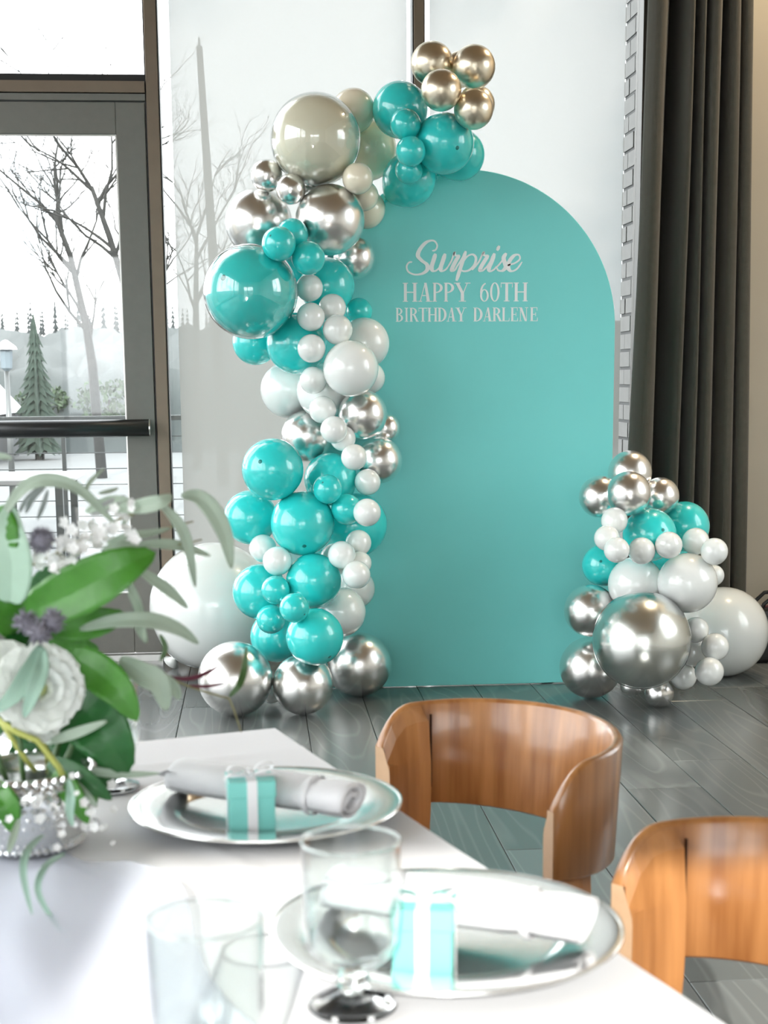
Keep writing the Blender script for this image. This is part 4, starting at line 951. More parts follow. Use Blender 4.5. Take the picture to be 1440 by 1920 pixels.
def goblet(x, y, label):
    r = empty('goblet', (x, y, TZ + .003)); tag(r, label, 'glass', 'clear footed goblets')
    MB().lathe([(.0005, .0), (.033, .0), (.035, .002), (.033, .0045), (.020, .008), (.010, .0128), (.0005, .0129)], 48).build('foot', 'goblet', r, True)
    MB().lathe([(.0005, .0131), (.010, .0132), (.0085, .016), (.013, .020), (.0145, .0235), (.012, .027), (.009, .029), (.010, .0316), (.0005, .0317)], 40).build('stem', 'goblet', r, True)
    MB().lathe([(.011, .032), (.022, .036), (.031, .044), (.0355, .056), (.0375, .075), (.0385, .134), (.0387, .1352), (.0379, .1365), (.0369, .1352), (.0367, .133), (.0357, .075), (.0335, .057), (.029, .047), (.020, .040), (.0005, .038)], 56).build('bowl', 'bowlglass', r, True)
    MB().tube([(.0378 * math.cos(a), .0378 * math.sin(a), .1352) for a in [2 * PI * k / 48 for k in range(49)]], .0014, 8, False).build('rim', 'goblet', r, True)
    for o in r.children: fix_normals(o)
gm = bpy.data.materials.new('goblet'); gm.use_nodes = True; q = gm.node_tree.nodes['Principled BSDF']
q.inputs['Transmission Weight'].default_value = 1.; q.inputs['Roughness'].default_value = .0; q.inputs['IOR'].default_value = 1.47; q.inputs['Base Color'].default_value = (.985, 1, .995, 1)
M['goblet'] = gm
goblet(.067, 1.119, 'clear footed goblet in front of the nearest plate')
goblet(-.039, .958, 'clear goblet at the bottom edge, nearest the viewer')
goblet(-.181, 1.800, 'clear goblet beside the flowers near the far table end')

# ------------------------------------------------------------------ chairs
def make_chair():
    r = empty('dining_chair')
    Wd, Bw = .434, .168; PM = math.radians(100); TH = .016
    def plan(f, off=0.):      # local: x = outward (away from table), y = along chord
        x, y = Bw * math.cos(f), Wd / 2 * math.sin(f)
        nx_, ny_ = math.cos(f) / Bw, math.sin(f) / (Wd / 2); l = math.hypot(nx_, ny_)
        return x + off * nx_ / l, y + off * ny_ / l
    def ztop(f):
        u = abs(f) / PM; return .732 - .012 * u * u - (.055 * max(0, (u - .80) / .20) ** 2.2)
    def zbot(f): return .562 - .010 * (1 - (abs(f) / PM) ** 2)
    n = 64; P = []
    for i in range(n + 1):
        f = -PM + 2 * PM * i / n; zt, zb = ztop(f), zbot(f)
        ring_ = []
        for off, z in ((-.0, zb + .004), (-.0, zt - .006), (.004, zt - .001), (TH / 2, zt), (TH - .004, zt - .001), (TH, zt - .006), (TH, zb + .004), (TH - .004, zb), (.004, zb)):
            x, y = plan(f, off); lean = (z - .56) * .10 * max(0, math.cos(f)); ring_.append((x + lean, y, z))
        ring_.append(ring_[0]); P.append(ring_)
    b = MB().grid(P); m_ = len(P[0])
    b.f.append(tuple(range(m_ - 1))); b.f.append(tuple(n * m_ + k for k in reversed(range(m_ - 1))))
    o = b.build('backrest', 'walnut', r, True); fix_normals(o)
    bm = bmesh.new(); bm.from_mesh(o.data); bmesh.ops.remove_doubles(bm, verts=bm.verts, dist=1e-5); bm.to_mesh(o.data); bm.free()
    # rear legs: flat laminated strips following the inner face of each shell end, running down to the floor
    for s in (-1, 1):
        rows = []
        for z, f0, f1, wo, tk in ((None, 76, 99.6, 0, .0015), (None, 72, 100, 0, .010), (.63, 71, 100, 0, .0155), (.58, 71, 100, 0, .0165), (.54, 71.5, 100, .0, .0165), (.45, 74, 100, .004, .0165), (.30, 79, 100, .010, .0165), (.15, 83, 99, .014, .0165), (.0, 86, 99, .018, .0165)):
            row = []
            for k in list(range(5)) + list(range(4, -1, -1)):
                f = math.radians(f0 + (f1 - f0) * k / 4) * s; inner = len(row) >= 5
                zz = z if z is not None else ztop(f) - (.006 if tk < .005 else .030)
                x, y = plan(f, -tk if inner else -.0005); row.append((x + wo, y + s * wo, zz))
            row.append(row[0]); rows.append(row)
        b = MB().grid(rows); k = len(rows[0]); e = (len(rows) - 1) * k
        b.f.append(tuple(range(k - 1))); b.f.append(tuple(e + q for q in reversed(range(k - 1))))
        fix_normals(b.build('rear_leg', 'walnut', r))
        rows = []
        for i in range(12):
            z = .562 + (ztop(PM) - .006 - .562) * i / 11.; t_ = min(.0165, .0015 + .4 * max(0, ztop(PM) - z - .006))
            rows.append([(*plan(PM * s, o_), z) for o_ in (-t_, -.005, .004, TH - .001)])
        for rw in rows:
            for q in range(4): rw[q] = (rw[q][0] - .0006, rw[q][1], rw[q][2])
        MB().grid(rows).build('edge_veneer', 'veneer', r, True)
        ff = math.radians(70.3) * s; x, y = plan(ff, -.0015)
        MB().box(x - .0012, y - .0012, .585, x + .0012, y + .0012, .705).build('seam', 'seam', r)
    # seat and front legs, tucked towards the table
    P = []
    for j in range(13):
        u = j / 12.; row = []
        for i in range(17):
            v = -1 + 2 * i / 16.; hw = .205 - .03 * u * u
            xx = .10 - .42 * u; row.append((xx + .03 * v * v * (u - .3), v * hw, .445 - .012 * (1 - v * v) * math.sin(PI * u) - .02 * u ** 6))
        P.append(row)
    o = MB().grid(P).build('seat', 'walnut', r, True); md = o.modifiers.new('thickness', 'SOLIDIFY'); md.thickness = .014
    for s in (-1, 1):
        MB().tube([(-.26, s * .165, .432), (-.29, s * .185, 0)], [.017, .012], 10).build('front_leg', 'walnut', r, True)
        MB().box(-.26, s * .155 - .01, .405, .03, s * .155 + .01, .430).build('seat_rail', 'walnut', r)
    return r
ch = make_chair(); ch.location = (.316, 2.165, 0); ch.rotation_euler = (0, 0, math.radians(27))
tag(ch, 'walnut bentwood chair with curved back, whole back in view beyond the plates', 'chair', 'bentwood chairs at the table')
c2 = copy_tree(ch); c2.location = (.528, 1.465, 0); c2.rotation_euler = (0, 0, math.radians(25))
tag(c2, 'walnut bentwood chair with curved back, cut off at the lower right edge', 'chair', 'bentwood chairs at the table')

# ------------------------------------------------------------------ flowers
fa = empty('flower_arrangement', (-.245, 1.575, TZ + .004)); tag(fa, 'green and white flower centrepiece with eucalyptus and broad leaves', 'flowers')
FO = Vector(fa.location)
MB().lathe([(.0005, .0), (.05, .0), (.062, .02), (.068, .06), (.064, .085), (.060, .085), (.062, .06), (.055, .025), (.0005, .012)], 40).build('vase', 'vase', fa, True)
wr = MB(); rr = random.Random(12)
for row_ in range(9):
    zz = .006 + row_ * .0095; rv = .052 + .0165 * min(1, zz / .06) ; nb = 44
    for k in range(nb):
        a = 2 * PI * (k + .5 * (row_ % 2)) / nb; c = Vector((rv * math.cos(a), rv * math.sin(a), zz)); base = len(wr.v); q = .0045
        for d in ((q, 0, 0), (0, q, 0), (-q, 0, 0), (0, -q, 0), (0, 0, q), (0, 0, -q)): wr.v.append(tuple(c + Vector(d)))
        for t_ in ((0, 1, 4), (1, 2, 4), (2, 3, 4), (3, 0, 4), (1, 0, 5), (2, 1, 5), (3, 2, 5), (0, 3, 5)): wr.f.append(tuple(base + v for v in t_))
tag(wr.build('rhinestone_wrap', 'bead', fa), kind='stuff')
def leaf(name, m, hw, pts):
    pts = [Vector(p) - FO for p in pts]; n = 22 if name == 'broad_leaf' else 14; sm = []
    seg = len(pts) - 1
    for j in range(n + 1):
        t = j / n * seg; i = min(int(t), seg - 1); t -= i
        k = [pts[max(0, min(seg, i + q))] for q in (-1, 0, 1, 2)]
        sm.append(.5 * ((2 * k[1]) + (-k[0] + k[2]) * t + (2 * k[0] - 5 * k[1] + 4 * k[2] - k[3]) * t * t + (-k[0] + 3 * k[1] - 3 * k[2] + k[3]) * t ** 3))
    P = []; broad = name == 'broad_leaf'
    vd = Vector((0, -1, .28)).normalized()      # blades lie roughly facing the room
    for j, p in enumerate(sm):
        t = j / n; d = (sm[min(j + 1, n)] - sm[max(j - 1, 0)]).normalized(); sd = d.cross(vd)
        sd = sd.normalized() if sd.length > 1e-4 else d.orthogonal(); nn = sd.cross(d)
        wd = hw * ((2.1 * (t + .015) ** .55 * max(0, 1 - t) ** .85) if broad else (math.sin(PI * (t * .94 + .04)) ** .75)) 
        wav = (.05 * hw * math.sin(j * 2.6)) if broad else 0
        P.append([p + sd * wd * u + nn * ((.22 if broad else .30) * wd * abs(u) ** 1.2 + wav * abs(u)) for u in (-1, -.75, -.5, -.25, -.06, 0, .06, .25, .5, .75, 1)])
    o = MB().grid(P).build(name, m, fa, True)
    md = o.modifiers.new('thickness', 'SOLIDIFY'); md.thickness = .0006
LEAVES = [
 ('broad_leaf', 'leafA', 0.0325, [(-0.2449, 1.6085, 0.9959), (-0.2043, 1.5777, 1.0137), (-0.1634, 1.5576, 1.0350), (-0.1305, 1.5578, 1.0519), (-0.1033, 1.5777, 1.0618)]),
 ('broad_leaf', 'leafB', 0.0391, [(-0.2130, 1.6117, 0.9143), (-0.1806, 1.5653, 0.8974), (-0.1555, 1.5480, 0.8695), (-0.1376, 1.5604, 0.8329)]),
 ('broad_leaf', 'leafA', 0.0238, [(-0.1983, 1.5972, 0.9541), (-0.1649, 1.5611, 0.9391), (-0.1425, 1.5457, 0.9203), (-0.1259, 1.5492, 0.8899)]),
 ('broad_leaf', 'leafB', 0.0331, [(-0.2261, 1.6383, 0.8856), (-0.1929, 1.6089, 0.8502), (-0.1706, 1.6030, 0.8274), (-0.1587, 1.6184, 0.8052)]),
 ('broad_leaf', 'pale', 0.0259, [(-0.2554, 1.5915, 1.0100), (-0.2487, 1.5673, 1.0490), (-0.2501, 1.5635, 1.0849), (-0.2483, 1.5786, 1.1133)]),
 ('broad_leaf', 'leafA', 0.0282, [(-0.2443, 1.6550, 0.9713), (-0.2589, 1.6097, 0.9960), (-0.2773, 1.5953, 1.0210)]),
 ('broad_leaf', 'leafB', 0.0255, [(-0.2374, 1.6425, 0.9615), (-0.2543, 1.6015, 0.9518), (-0.2799, 1.6002, 0.9326)]),
 ('broad_leaf', 'leafA', 0.0155, [(-0.1985, 1.5567, 0.8402), (-0.1839, 1.5428, 0.8264), (-0.1707, 1.5378, 0.8046)]),
 ('broad_leaf', 'leafA', 0.0166, [(-0.2790, 1.5319, 0.8350), (-0.2581, 1.4977, 0.8243), (-0.2516, 1.4944, 0.8085), (-0.2525, 1.5013, 0.7898)]),
 ('broad_leaf', 'leafA', 0.0231, [(-0.2397, 1.6666, 0.9811), (-0.2026, 1.6426, 0.9782), (-0.1671, 1.6301, 0.9823), (-0.1421, 1.6394, 0.9891)]),
 ('broad_leaf', 'leafA', 0.0265, [(-0.2497, 1.6780, 0.9258), (-0.2083, 1.6765, 0.9371), (-0.1748, 1.6653, 0.9473)]),
 ('broad_leaf', 'leafB', 0.0358, [(-0.2715, 1.6913, 0.8753), (-0.2364, 1.6841, 0.8515), (-0.2006, 1.6821, 0.8571)]),
 ('broad_leaf', 'leafA', 0.0245, [(-0.2719, 1.5892, 1.1046), (-0.2582, 1.5642, 1.0849), (-0.2551, 1.5683, 1.0518)]),
 ('broad_leaf', 'leafB', 0.0265, [(-0.2751, 1.6648, 0.8389), (-0.2460, 1.6602, 0.8271), (-0.2224, 1.6592, 0.8327)]),
 ('willow_leaf', 'euca', 0.0071, [(-0.2624, 1.5760, 1.0920), (-0.2356, 1.5700, 1.1284), (-0.2085, 1.5694, 1.1378), (-0.1776, 1.5751, 1.1272), (-0.1443, 1.5960, 1.0883)]),
 ('willow_leaf', 'euca', 0.0099, [(-0.0791, 1.6561, 1.1133), (-0.0611, 1.6644, 1.1112), (-0.0442, 1.6599, 1.0940), (-0.0323, 1.6641, 1.0655), (-0.0274, 1.6681, 1.0327)]),
 ('willow_leaf', 'euca', 0.0082, [(-0.1446, 1.5889, 1.1055), (-0.1180, 1.5770, 1.1088), (-0.0966, 1.5659, 1.1138), (-0.0850, 1.5763, 1.1204)]),
 ('willow_leaf', 'euca', 0.0062, [(-0.0978, 1.5858, 1.1105), (-0.0823, 1.5917, 1.0932), (-0.0716, 1.6064, 1.0665), (-0.0664, 1.6380, 1.0168)]),
 ('willow_leaf', 'euca', 0.0057, [(-0.1286, 1.6111, 1.0658), (-0.1019, 1.6290, 1.0646), (-0.0774, 1.6464, 1.0594), (-0.0496, 1.6623, 1.0473)]),
 ('willow_leaf', 'euca', 0.0063, [(-0.1302, 1.6075, 1.0448), (-0.1112, 1.6234, 1.0283), (-0.0929, 1.6392, 1.0114), (-0.0758, 1.6546, 0.9913)]),
 ('willow_leaf', 'euca', 0.0085, [(-0.1866, 1.6006, 0.9789), (-0.1519, 1.5892, 0.9885), (-0.1136, 1.5960, 0.9877), (-0.0846, 1.6216, 0.9732), (-0.0647, 1.6370, 0.9545)]),
 ('willow_leaf', 'euca', 0.0051, [(-0.1393, 1.6073, 1.0393), (-0.1309, 1.6027, 1.0172), (-0.1243, 1.6081, 0.9935), (-0.1201, 1.6122, 0.9611)]),
 ('willow_leaf', 'euca', 0.0051, [(-0.1281, 1.6094, 0.9991), (-0.1254, 1.6157, 0.9780), (-0.1192, 1.6220, 0.9594)]),
 ('willow_leaf', 'euca', 0.0042, [(-0.1546, 1.5937, 1.0703), (-0.1324, 1.5930, 1.0773), (-0.1116, 1.6118, 1.0778), (-0.0902, 1.6310, 1.0813)]),
 ('willow_leaf', 'euca', 0.0039, [(-0.1394, 1.6156, 1.0863), (-0.1307, 1.6173, 1.1001), (-0.1209, 1.6184, 1.1111)]),
 ('willow_leaf', 'spike', 0.0027, [(-0.2429, 1.5968, 1.1035), (-0.2324, 1.5882, 1.1178), (-0.2167, 1.5895, 1.1322)]),
 ('willow_leaf', 'spike', 0.0027, [(-0.2364, 1.5960, 1.1024), (-0.2269, 1.5878, 1.1177), (-0.2124, 1.5890, 1.1317)]),
 ('willow_leaf', 'spike', 0.0025, [(-0.2259, 1.6039, 1.0944), (-0.2175, 1.5961, 1.1115), (-0.2128, 1.5982, 1.1261)]),
 ('willow_leaf', 'euca', 0.0023, [(-0.1807, 1.6240, 1.1143), (-0.1741, 1.6365, 1.1302), (-0.1596, 1.6480, 1.1445)]),
 ('willow_leaf', 'euca', 0.0023, [(-0.1638, 1.6236, 1.1197), (-0.1535, 1.6332, 1.1211), (-0.1448, 1.6431, 1.1237)]),
 ('willow_leaf', 'euca', 0.0033, [(-0.2798, 1.5893, 1.1591), (-0.2581, 1.5880, 1.1616), (-0.2462, 1.5865, 1.1588)]),
 ('willow_leaf', 'euca', 0.0129, [(-0.1453, 1.5917, 0.9481), (-0.1225, 1.5772, 0.9349), (-0.1044, 1.5737, 0.9238), (-0.0979, 1.5781, 0.8941)]),
 ('willow_leaf', 'euca', 0.0085, [(-0.1435, 1.6009, 0.9435), (-0.1157, 1.5958, 0.9278), (-0.0940, 1.6021, 0.9161), (-0.0847, 1.5986, 0.9010)]),
 ('willow_leaf', 'wine', 0.0026, [(-0.1001, 1.6338, 0.9200), (-0.0787, 1.6413, 0.9150), (-0.0586, 1.6505, 0.9187), (-0.0429, 1.6607, 0.9259)]),
 ('willow_leaf', 'wine', 0.0018, [(-0.0777, 1.6400, 0.9081), (-0.0589, 1.6481, 0.9048), (-0.0375, 1.6567, 0.9062)]),
 ('willow_leaf', 'deep', 0.0038, [(-0.0331, 1.6538, 0.8916), (-0.0223, 1.6550, 0.9037), (-0.0161, 1.6674, 0.9192), (-0.0132, 1.6716, 0.9443)]),
 ('willow_leaf', 'deep', 0.0029, [(-0.1047, 1.6223, 0.9678), (-0.0993, 1.6193, 0.9536), (-0.1054, 1.6174, 0.9396)]),
 ('willow_leaf', 'sage', 0.0095, [(-0.2183, 1.5311, 0.9746), (-0.2255, 1.5078, 0.9546), (-0.2392, 1.4950, 0.9332), (-0.2606, 1.4936, 0.9153)]),
 ('willow_leaf', 'sage', 0.0079, [(-0.2163, 1.5305, 0.9719), (-0.2135, 1.4970, 0.9564), (-0.2210, 1.4836, 0.9351), (-0.2319, 1.4903, 0.9099)]),
 ('willow_leaf', 'euca', 0.0055, [(-0.2228, 1.5633, 0.8661), (-0.2007, 1.5429, 0.8766), (-0.1776, 1.5325, 0.8862), (-0.1557, 1.5321, 0.8946)]),
 ('willow_leaf', 'euca', 0.0045, [(-0.2150, 1.5779, 0.8375), (-0.1776, 1.5641, 0.8348), (-0.1452, 1.5704, 0.8282), (-0.1067, 1.5771, 0.8264)]),
 ('willow_leaf', 'sage', 0.0048, [(-0.1948, 1.5155, 0.8396), (-0.1900, 1.4928, 0.8290), (-0.1914, 1.4901, 0.8132), (-0.1891, 1.4872, 0.7975)]),
 ('willow_leaf', 'euca', 0.0044, [(-0.1908, 1.5341, 0.8317), (-0.1801, 1.5213, 0.8219), (-0.1674, 1.5179, 0.8090)]),
 ('willow_leaf', 'sage', 0.0033, [(-0.2017, 1.3708, 0.8250), (-0.2081, 1.3205, 0.8258), (-0.2092, 1.2977, 0.8113), (-0.2010, 1.2813, 0.7802)]),
 ('willow_leaf', 'sage', 0.0029, [(-0.1816, 1.3661, 0.8080), (-0.1942, 1.3265, 0.8086), (-0.1980, 1.3035, 0.7918), (-0.1786, 1.2958, 0.7578)]),
 ('willow_leaf', 'euca', 0.0036, [(-0.2394, 1.4735, 0.8114), (-0.2418, 1.4511, 0.7992), (-0.2456, 1.4391, 0.7870)]),
 ('willow_leaf', 'euca', 0.0039, [(-0.1338, 1.6147, 1.0835), (-0.1365, 1.6119, 1.0670), (-0.1447, 1.6097, 1.0504)]),
 ('willow_leaf', 'euca', 0.0072, [(-0.1760, 1.6011, 1.1022), (-0.1499, 1.5906, 1.1126), (-0.1281, 1.5881, 1.1092), (-0.1097, 1.5955, 1.1016)]),
 ('willow_leaf', 'grayleaf', 0.0055, [(-0.1705, 1.6002, 1.0994), (-0.1528, 1.5901, 1.1083), (-0.1333, 1.5903, 1.1190)]),
 ('willow_leaf', 'euca', 0.0061, [(-0.1603, 1.5925, 1.0611), (-0.1409, 1.5918, 1.0664), (-0.1204, 1.6096, 1.0613)]),
 ('broad_leaf', 'leafA', 0.0136, [(-0.2138, 1.5473, 0.8374), (-0.1975, 1.5240, 0.8287), (-0.1850, 1.5100, 0.8133), (-0.1770, 1.5156, 0.7914)]),
 ('broad_leaf', 'leafB', 0.0138, [(-0.2219, 1.5694, 0.8434), (-0.1951, 1.5459, 0.8387), (-0.1724, 1.5318, 0.8275), (-0.1541, 1.5374, 0.8099)]),
 ('broad_leaf', 'leafB', 0.0228, [(-0.2730, 1.6355, 0.9051), (-0.2772, 1.6135, 0.8939), (-0.2853, 1.6009, 0.8764), (-0.2993, 1.6082, 0.8534)]),
 ('broad_leaf', 'leafB', 0.0233, [(-0.2268, 1.6709, 0.8966), (-0.2079, 1.6523, 0.9154), (-0.1930, 1.6430, 0.9275), (-0.1827, 1.6536, 0.9347)]),
 ('broad_leaf', 'leafB', 0.0174, [(-0.2465, 1.6811, 1.0027), (-0.2294, 1.6624, 1.0202), (-0.2163, 1.6532, 1.0316), (-0.2081, 1.6640, 1.0394)]),
 ('broad_leaf', 'leafB', 0.0205, [(-0.2706, 1.6762, 0.8482), (-0.2492, 1.6571, 0.8657), (-0.2320, 1.6474, 0.8762), (-0.2200, 1.6574, 0.8813)]),
]
for a in LEAVES: leaf(*a)
STEMS = [
 ('stem', 0.0034, [(-0.2694, 1.5425, 0.8992), (-0.2465, 1.5282, 0.8869), (-0.2252, 1.5249, 0.8782), (-0.2055, 1.5282, 0.8489), (-0.1991, 1.5344, 0.8291)]),
 ('stem', 0.0028, [(-0.2641, 1.5416, 0.8965), (-0.2526, 1.5373, 0.8777), (-0.2421, 1.5428, 0.8564), (-0.2330, 1.5494, 0.8403)]),
 ('twig', 0.0012, [(-0.1454, 1.5912, 0.9454), (-0.1267, 1.5985, 0.9379), (-0.1063, 1.6251, 0.9253), (-0.0967, 1.6331, 0.9176), (-0.0777, 1.6399, 0.9075), (-0.0536, 1.6561, 0.8952), (-0.0334, 1.6632, 0.8872)]),
 ('twig', 0.0010, [(-0.0334, 1.6632, 0.8872), (-0.0279, 1.6700, 0.8704), (-0.0214, 1.6753, 0.8464)]),
 ('twig', 0.0014, [(-0.2383, 1.6367, 1.0432), (-0.1902, 1.6165, 1.0674), (-0.1439, 1.6070, 1.0928), (-0.0929, 1.5960, 1.1124)]),
 ('twig', 0.0014, [(-0.2162, 1.6308, 1.0207), (-0.1683, 1.6108, 1.0451), (-0.1343, 1.6108, 1.0614)]),
 ('stem', 0.0022, [(-0.2257, 1.5841, 0.9824), (-0.2308, 1.5995, 0.9516), (-0.2347, 1.6391, 0.8856), (-0.2305, 1.6266, 0.8172)]),
 ('twig', 0.0009, [(-0.0826, 1.6373, 1.0628), (-0.0691, 1.6566, 1.0634), (-0.0591, 1.6662, 1.0646)]),
 ('twig', 0.0009, [(-0.0930, 1.6312, 1.0813), (-0.0821, 1.6409, 1.0836), (-0.0675, 1.6603, 1.0851)]),
]
for m, r, pts in STEMS: MB().tube([Vector(p) - FO for p in pts], r, 7).build('stem', m, fa, True)
for sx, sy in ((-.02, .0), (.02, .015), (.0, -.02), (.03, -.01)):
    MB().tube([(sx * .5, sy * .5, .03), (sx * 1.2, sy * 1.2, .08), (sx * 2, sy * 2, .13)], .003, 7).build('stem', 'deep', fa, True)
def bloom(c, r, seed):
    rr = random.Random(seed); c = Vector(c) - FO
    root = MB().lathe([(.0005, r * .22), (r * .14, r * .18), (r * .2, .0), (r * .12, -r * .2), (.0005, -r * .25)], 14).build('white_flower', 'petalheart', fa, True); root.location = c
    root.rotation_euler = Vector((.25, -1, .15)).to_track_quat('Z', 'Y').to_euler()
    for ring_, (cnt, out_, tilt, sz) in enumerate(((6, .30, 1.25, .50), (8, .50, .95, .68), (10, .62, .62, .82), (12, .70, .32, .92), (12, .7, .05, .95))):
        for i in range(cnt):
            a = 2 * PI * (i + .5 * ring_) / cnt + rr.gauss(0, .08); P = []
            for j in range(6):
                v = j / 5.; row = []
                for k in range(7):
                    u = -1 + k / 3.; wd = sz * r * .42 * math.sin(PI * (.15 + .72 * v)) ** .8
                    l = sz * r * v; rad = r * .12 + l * math.cos(tilt) + 0; hgt = l * math.sin(tilt) - r * .12 + .10 * r * v * v * math.cos(tilt) + .10 * wd * u * u * 3 + .02 * r * math.sin(5 * u + i)
                    x = rad * math.cos(a) - u * wd * math.sin(a); y = rad * math.sin(a) + u * wd * math.cos(a); row.append((x, y, hgt))
                P.append(row)
            o = MB().grid(P).build('petal', 'petal', root, True)
BLOOMS = [((-0.2243, 1.5438, 0.9283), 0.0438), ((-0.2626, 1.5790, 0.9363), 0.0337), ((-0.2263, 1.5579, 0.8918), 0.0225)]
for i, (c, r) in enumerate(BLOOMS): bloom(c, r, i)
THISTLES = [((-0.2177, 1.5696, 1.0772), 0.0180), ((-0.2313, 1.5265, 1.0000), 0.0157), ((-0.2047, 1.5243, 0.9998), 0.0168), ((-0.2173, 1.5136, 0.9911), 0.0168)]
for i, (c, r) in enumerate(THISTLES):
    rr = random.Random(40 + i); b = MB(); c = Vector(c) - FO
    for k in range(110):
        v = Vector((rr.gauss(0, 1), rr.gauss(0, 1), rr.gauss(0, 1))).normalized(); s = v.orthogonal().normalized() * r * .10; q = v.cross(s)
        base = len(b.v); b.v += [tuple(v * r * .45 + s), tuple(v * r * .45 - s * .5 + q * .8), tuple(v * r * .45 - s * .5 - q * .8), tuple(v * r * rr.uniform(.8, 1.05))]
        b.f += [(base, base + 1, base + 3), (base + 1, base + 2, base + 3), (base + 2, base, base + 3)]
    b.lathe([(.0005, -r * .6), (r * .5, -r * .3), (r * .6, 0), (r * .5, r * .3), (.0005, r * .6)], 10)
    o = b.build('thistle', 'thistle', fa); o.location = c
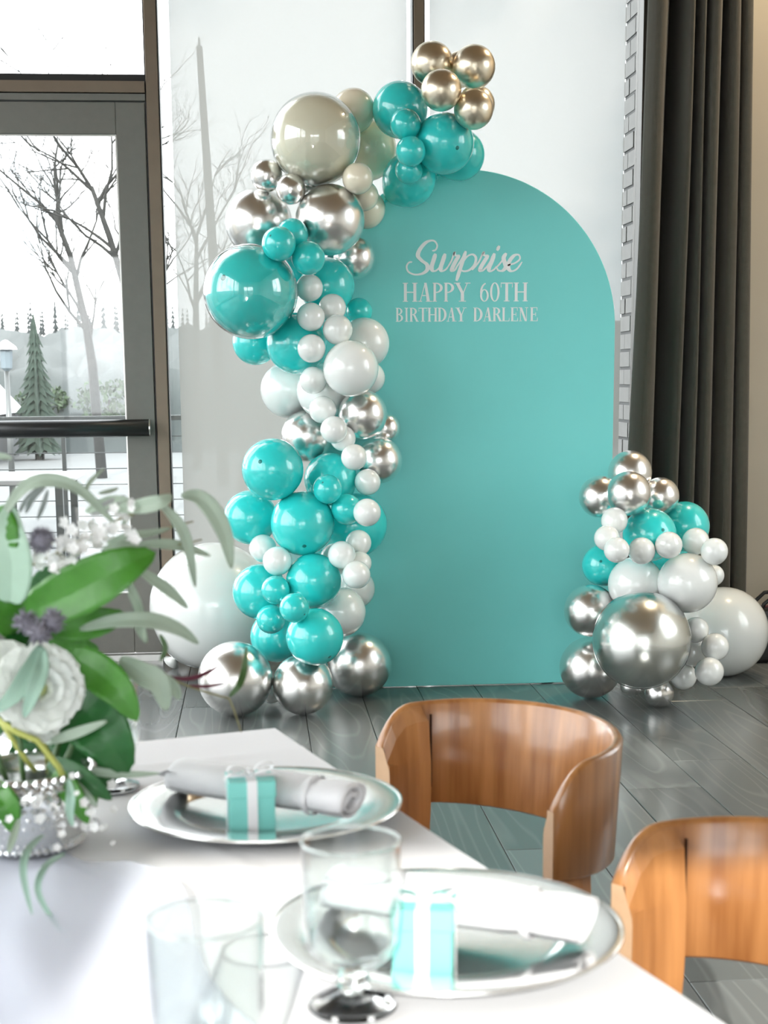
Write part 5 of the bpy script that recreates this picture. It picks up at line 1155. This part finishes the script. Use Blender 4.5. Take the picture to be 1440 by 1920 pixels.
FILLER = [
 ((-0.1587, 1.5594, 1.0860), 0.0071),
 ((-0.1494, 1.5837, 1.0839), 0.0055),
 ((-0.1261, 1.5625, 1.1149), 0.0043),
 ((-0.1794, 1.6053, 1.0737), 0.0059),
 ((-0.2257, 1.5987, 1.0541), 0.0070),
 ((-0.1493, 1.6064, 1.0720), 0.0044),
 ((-0.1621, 1.5867, 1.0813), 0.0069),
 ((-0.2095, 1.6273, 1.0523), 0.0069),
 ((-0.1955, 1.5792, 1.0523), 0.0062),
 ((-0.2037, 1.5749, 1.0463), 0.0072),
 ((-0.1348, 1.6001, 1.0958), 0.0045),
 ((-0.2113, 1.5901, 1.0515), 0.0060),
 ((-0.2231, 1.5757, 1.0644), 0.0050),
 ((-0.1413, 1.5896, 1.1020), 0.0056),
 ((-0.1553, 1.5941, 1.0478), 0.0040),
 ((-0.1483, 1.5833, 1.0859), 0.0066),
 ((-0.1876, 1.5859, 1.0737), 0.0041),
 ((-0.2066, 1.5825, 1.0559), 0.0065),
 ((-0.1299, 1.5786, 1.0827), 0.0051),
 ((-0.1708, 1.5790, 1.0779), 0.0065),
 ((-0.1434, 1.5823, 1.0869), 0.0071),
 ((-0.2181, 1.6064, 1.0696), 0.0070),
 ((-0.1898, 1.5751, 1.0561), 0.0050),
 ((-0.1936, 1.5917, 1.0668), 0.0044),
 ((-0.1549, 1.5844, 1.0764), 0.0041),
 ((-0.1236, 1.5848, 1.1110), 0.0047),
 ((-0.1631, 1.5701, 1.0753), 0.0054),
 ((-0.2194, 1.5845, 1.0566), 0.0056),
 ((-0.1413, 1.6010, 1.0733), 0.0071),
 ((-0.1600, 1.5789, 1.0815), 0.0054),
 ((-0.2088, 1.5753, 1.0578), 0.0055),
 ((-0.1209, 1.5485, 1.0775), 0.0055),
 ((-0.1734, 1.5696, 1.0805), 0.0049),
 ((-0.1855, 1.5968, 1.0638), 0.0073),
 ((-0.1257, 1.5749, 1.1082), 0.0051),
 ((-0.2197, 1.6138, 1.0614), 0.0069),
 ((-0.1854, 1.5601, 1.0690), 0.0063),
 ((-0.1559, 1.5716, 1.0843), 0.0063),
 ((-0.1963, 1.5932, 1.0924), 0.0063),
 ((-0.1947, 1.5760, 1.0506), 0.0059),
 ((-0.2234, 1.5855, 1.0683), 0.0062),
 ((-0.1758, 1.5650, 1.0696), 0.0066),
 ((-0.1870, 1.5695, 1.0873), 0.0067),
 ((-0.1867, 1.5583, 1.0585), 0.0062),
 ((-0.1253, 1.5778, 1.0803), 0.0057),
 ((-0.2047, 1.5534, 1.0504), 0.0055),
 ((-0.1520, 1.5627, 1.0914), 0.0045),
 ((-0.1439, 1.5782, 1.1075), 0.0053),
 ((-0.1593, 1.5643, 1.0812), 0.0064),
 ((-0.2246, 1.5995, 1.0486), 0.0061),
 ((-0.2002, 1.5684, 1.0758), 0.0041),
 ((-0.1776, 1.5913, 1.0749), 0.0044),
 ((-0.1940, 1.5950, 1.0651), 0.0040),
 ((-0.1789, 1.6032, 1.0887), 0.0059),
 ((-0.2009, 1.5864, 1.0664), 0.0053),
 ((-0.1971, 1.5917, 1.0739), 0.0067),
 ((-0.1880, 1.5879, 1.0527), 0.0042),
 ((-0.1710, 1.6050, 1.0874), 0.0072),
 ((-0.1421, 1.6033, 1.1114), 0.0061),
 ((-0.1896, 1.6003, 1.0584), 0.0058),
 ((-0.1273, 1.5782, 1.0770), 0.0051),
 ((-0.1339, 1.5846, 1.0862), 0.0058),
 ((-0.1643, 1.6005, 1.0675), 0.0069),
 ((-0.1871, 1.5927, 1.0810), 0.0049),
 ((-0.1562, 1.5622, 0.8199), 0.0054),
 ((-0.2028, 1.5918, 0.7817), 0.0042),
 ((-0.2220, 1.5910, 0.8021), 0.0042),
 ((-0.2258, 1.5152, 0.8106), 0.0046),
 ((-0.2154, 1.5610, 0.7965), 0.0051),
 ((-0.2539, 1.5116, 0.8175), 0.0054),
 ((-0.1749, 1.5301, 0.7952), 0.0032),
 ((-0.1537, 1.5448, 0.7973), 0.0041),
 ((-0.1829, 1.4826, 0.8327), 0.0031),
 ((-0.1784, 1.5428, 0.7990), 0.0038),
 ((-0.2232, 1.5085, 0.8230), 0.0038),
 ((-0.1757, 1.5037, 0.8074), 0.0035),
 ((-0.2039, 1.4739, 0.7811), 0.0043),
 ((-0.2498, 1.4828, 0.8085), 0.0044),
 ((-0.1770, 1.4850, 0.8224), 0.0054),
 ((-0.2195, 1.5514, 0.8187), 0.0034),
 ((-0.2232, 1.5014, 0.8023), 0.0052),
 ((-0.1826, 1.5199, 0.8123), 0.0050),
 ((-0.1615, 1.5298, 0.7822), 0.0043),
 ((-0.2048, 1.5253, 0.8030), 0.0045),
 ((-0.1703, 1.5136, 0.7884), 0.0051),
 ((-0.1705, 1.5015, 0.8058), 0.0048),
 ((-0.1517, 1.5000, 0.7757), 0.0029),
 ((-0.1705, 1.5471, 0.7853), 0.0055),
 ((-0.1822, 1.5242, 0.7875), 0.0054),
 ((-0.2370, 1.4956, 0.8217), 0.0033),
 ((-0.1901, 1.5109, 0.7934), 0.0039),
 ((-0.2514, 1.5235, 0.7778), 0.0049),
 ((-0.1647, 1.5273, 0.7832), 0.0037),
 ((-0.1915, 1.5202, 0.8413), 0.0039),
 ((-0.2478, 1.4982, 0.8105), 0.0046),
 ((-0.1998, 1.4864, 0.7901), 0.0045),
 ((-0.2268, 1.5067, 0.8170), 0.0049),
 ((-0.2031, 1.5239, 0.7894), 0.0038),
 ((-0.1823, 1.5472, 0.7783), 0.0046),
 ((-0.2454, 1.5028, 0.8096), 0.0032),
 ((-0.2002, 1.5682, 0.7825), 0.0042),
 ((-0.2207, 1.5041, 0.8034), 0.0048),
 ((-0.2611, 1.5682, 0.7605), 0.0047),
 ((-0.2414, 1.5586, 0.7523), 0.0047),
]
def puff():
    b = MB()
    for i in range(5):
        a = 2 * PI * i / 5; P = []
        for j in range(4):
            v = j / 3.; P.append([(math.cos(a) * v * .95 - math.sin(a) * u * .42 * math.sin(PI * (.12 + .78 * v)), math.sin(a) * v * .95 + math.cos(a) * u * .42 * math.sin(PI * (.12 + .78 * v)), .35 * v * v) for u in (-1, 0, 1)])
        b.grid(P)
    b.lathe([(.001, .30), (.16, .22), (.2, .05), (.001, -.1)], 7)
    return b.mesh('filler_blossom')
pf = puff(); pf.materials.append(M['filler']); pf.polygons.foreach_set('use_smooth', [True] * len(pf.polygons))
for c, r in FILLER:
    o = bpy.data.objects.new('filler_blossom', pf); C.objects.link(o); o.parent = fa; o.location = Vector(c) - FO; o.scale = (r * 1.1,) * 3
    o.rotation_euler = Vector((random.gauss(0, .5), -1, random.gauss(.3, .5))).to_track_quat('Z', 'Y').to_euler()
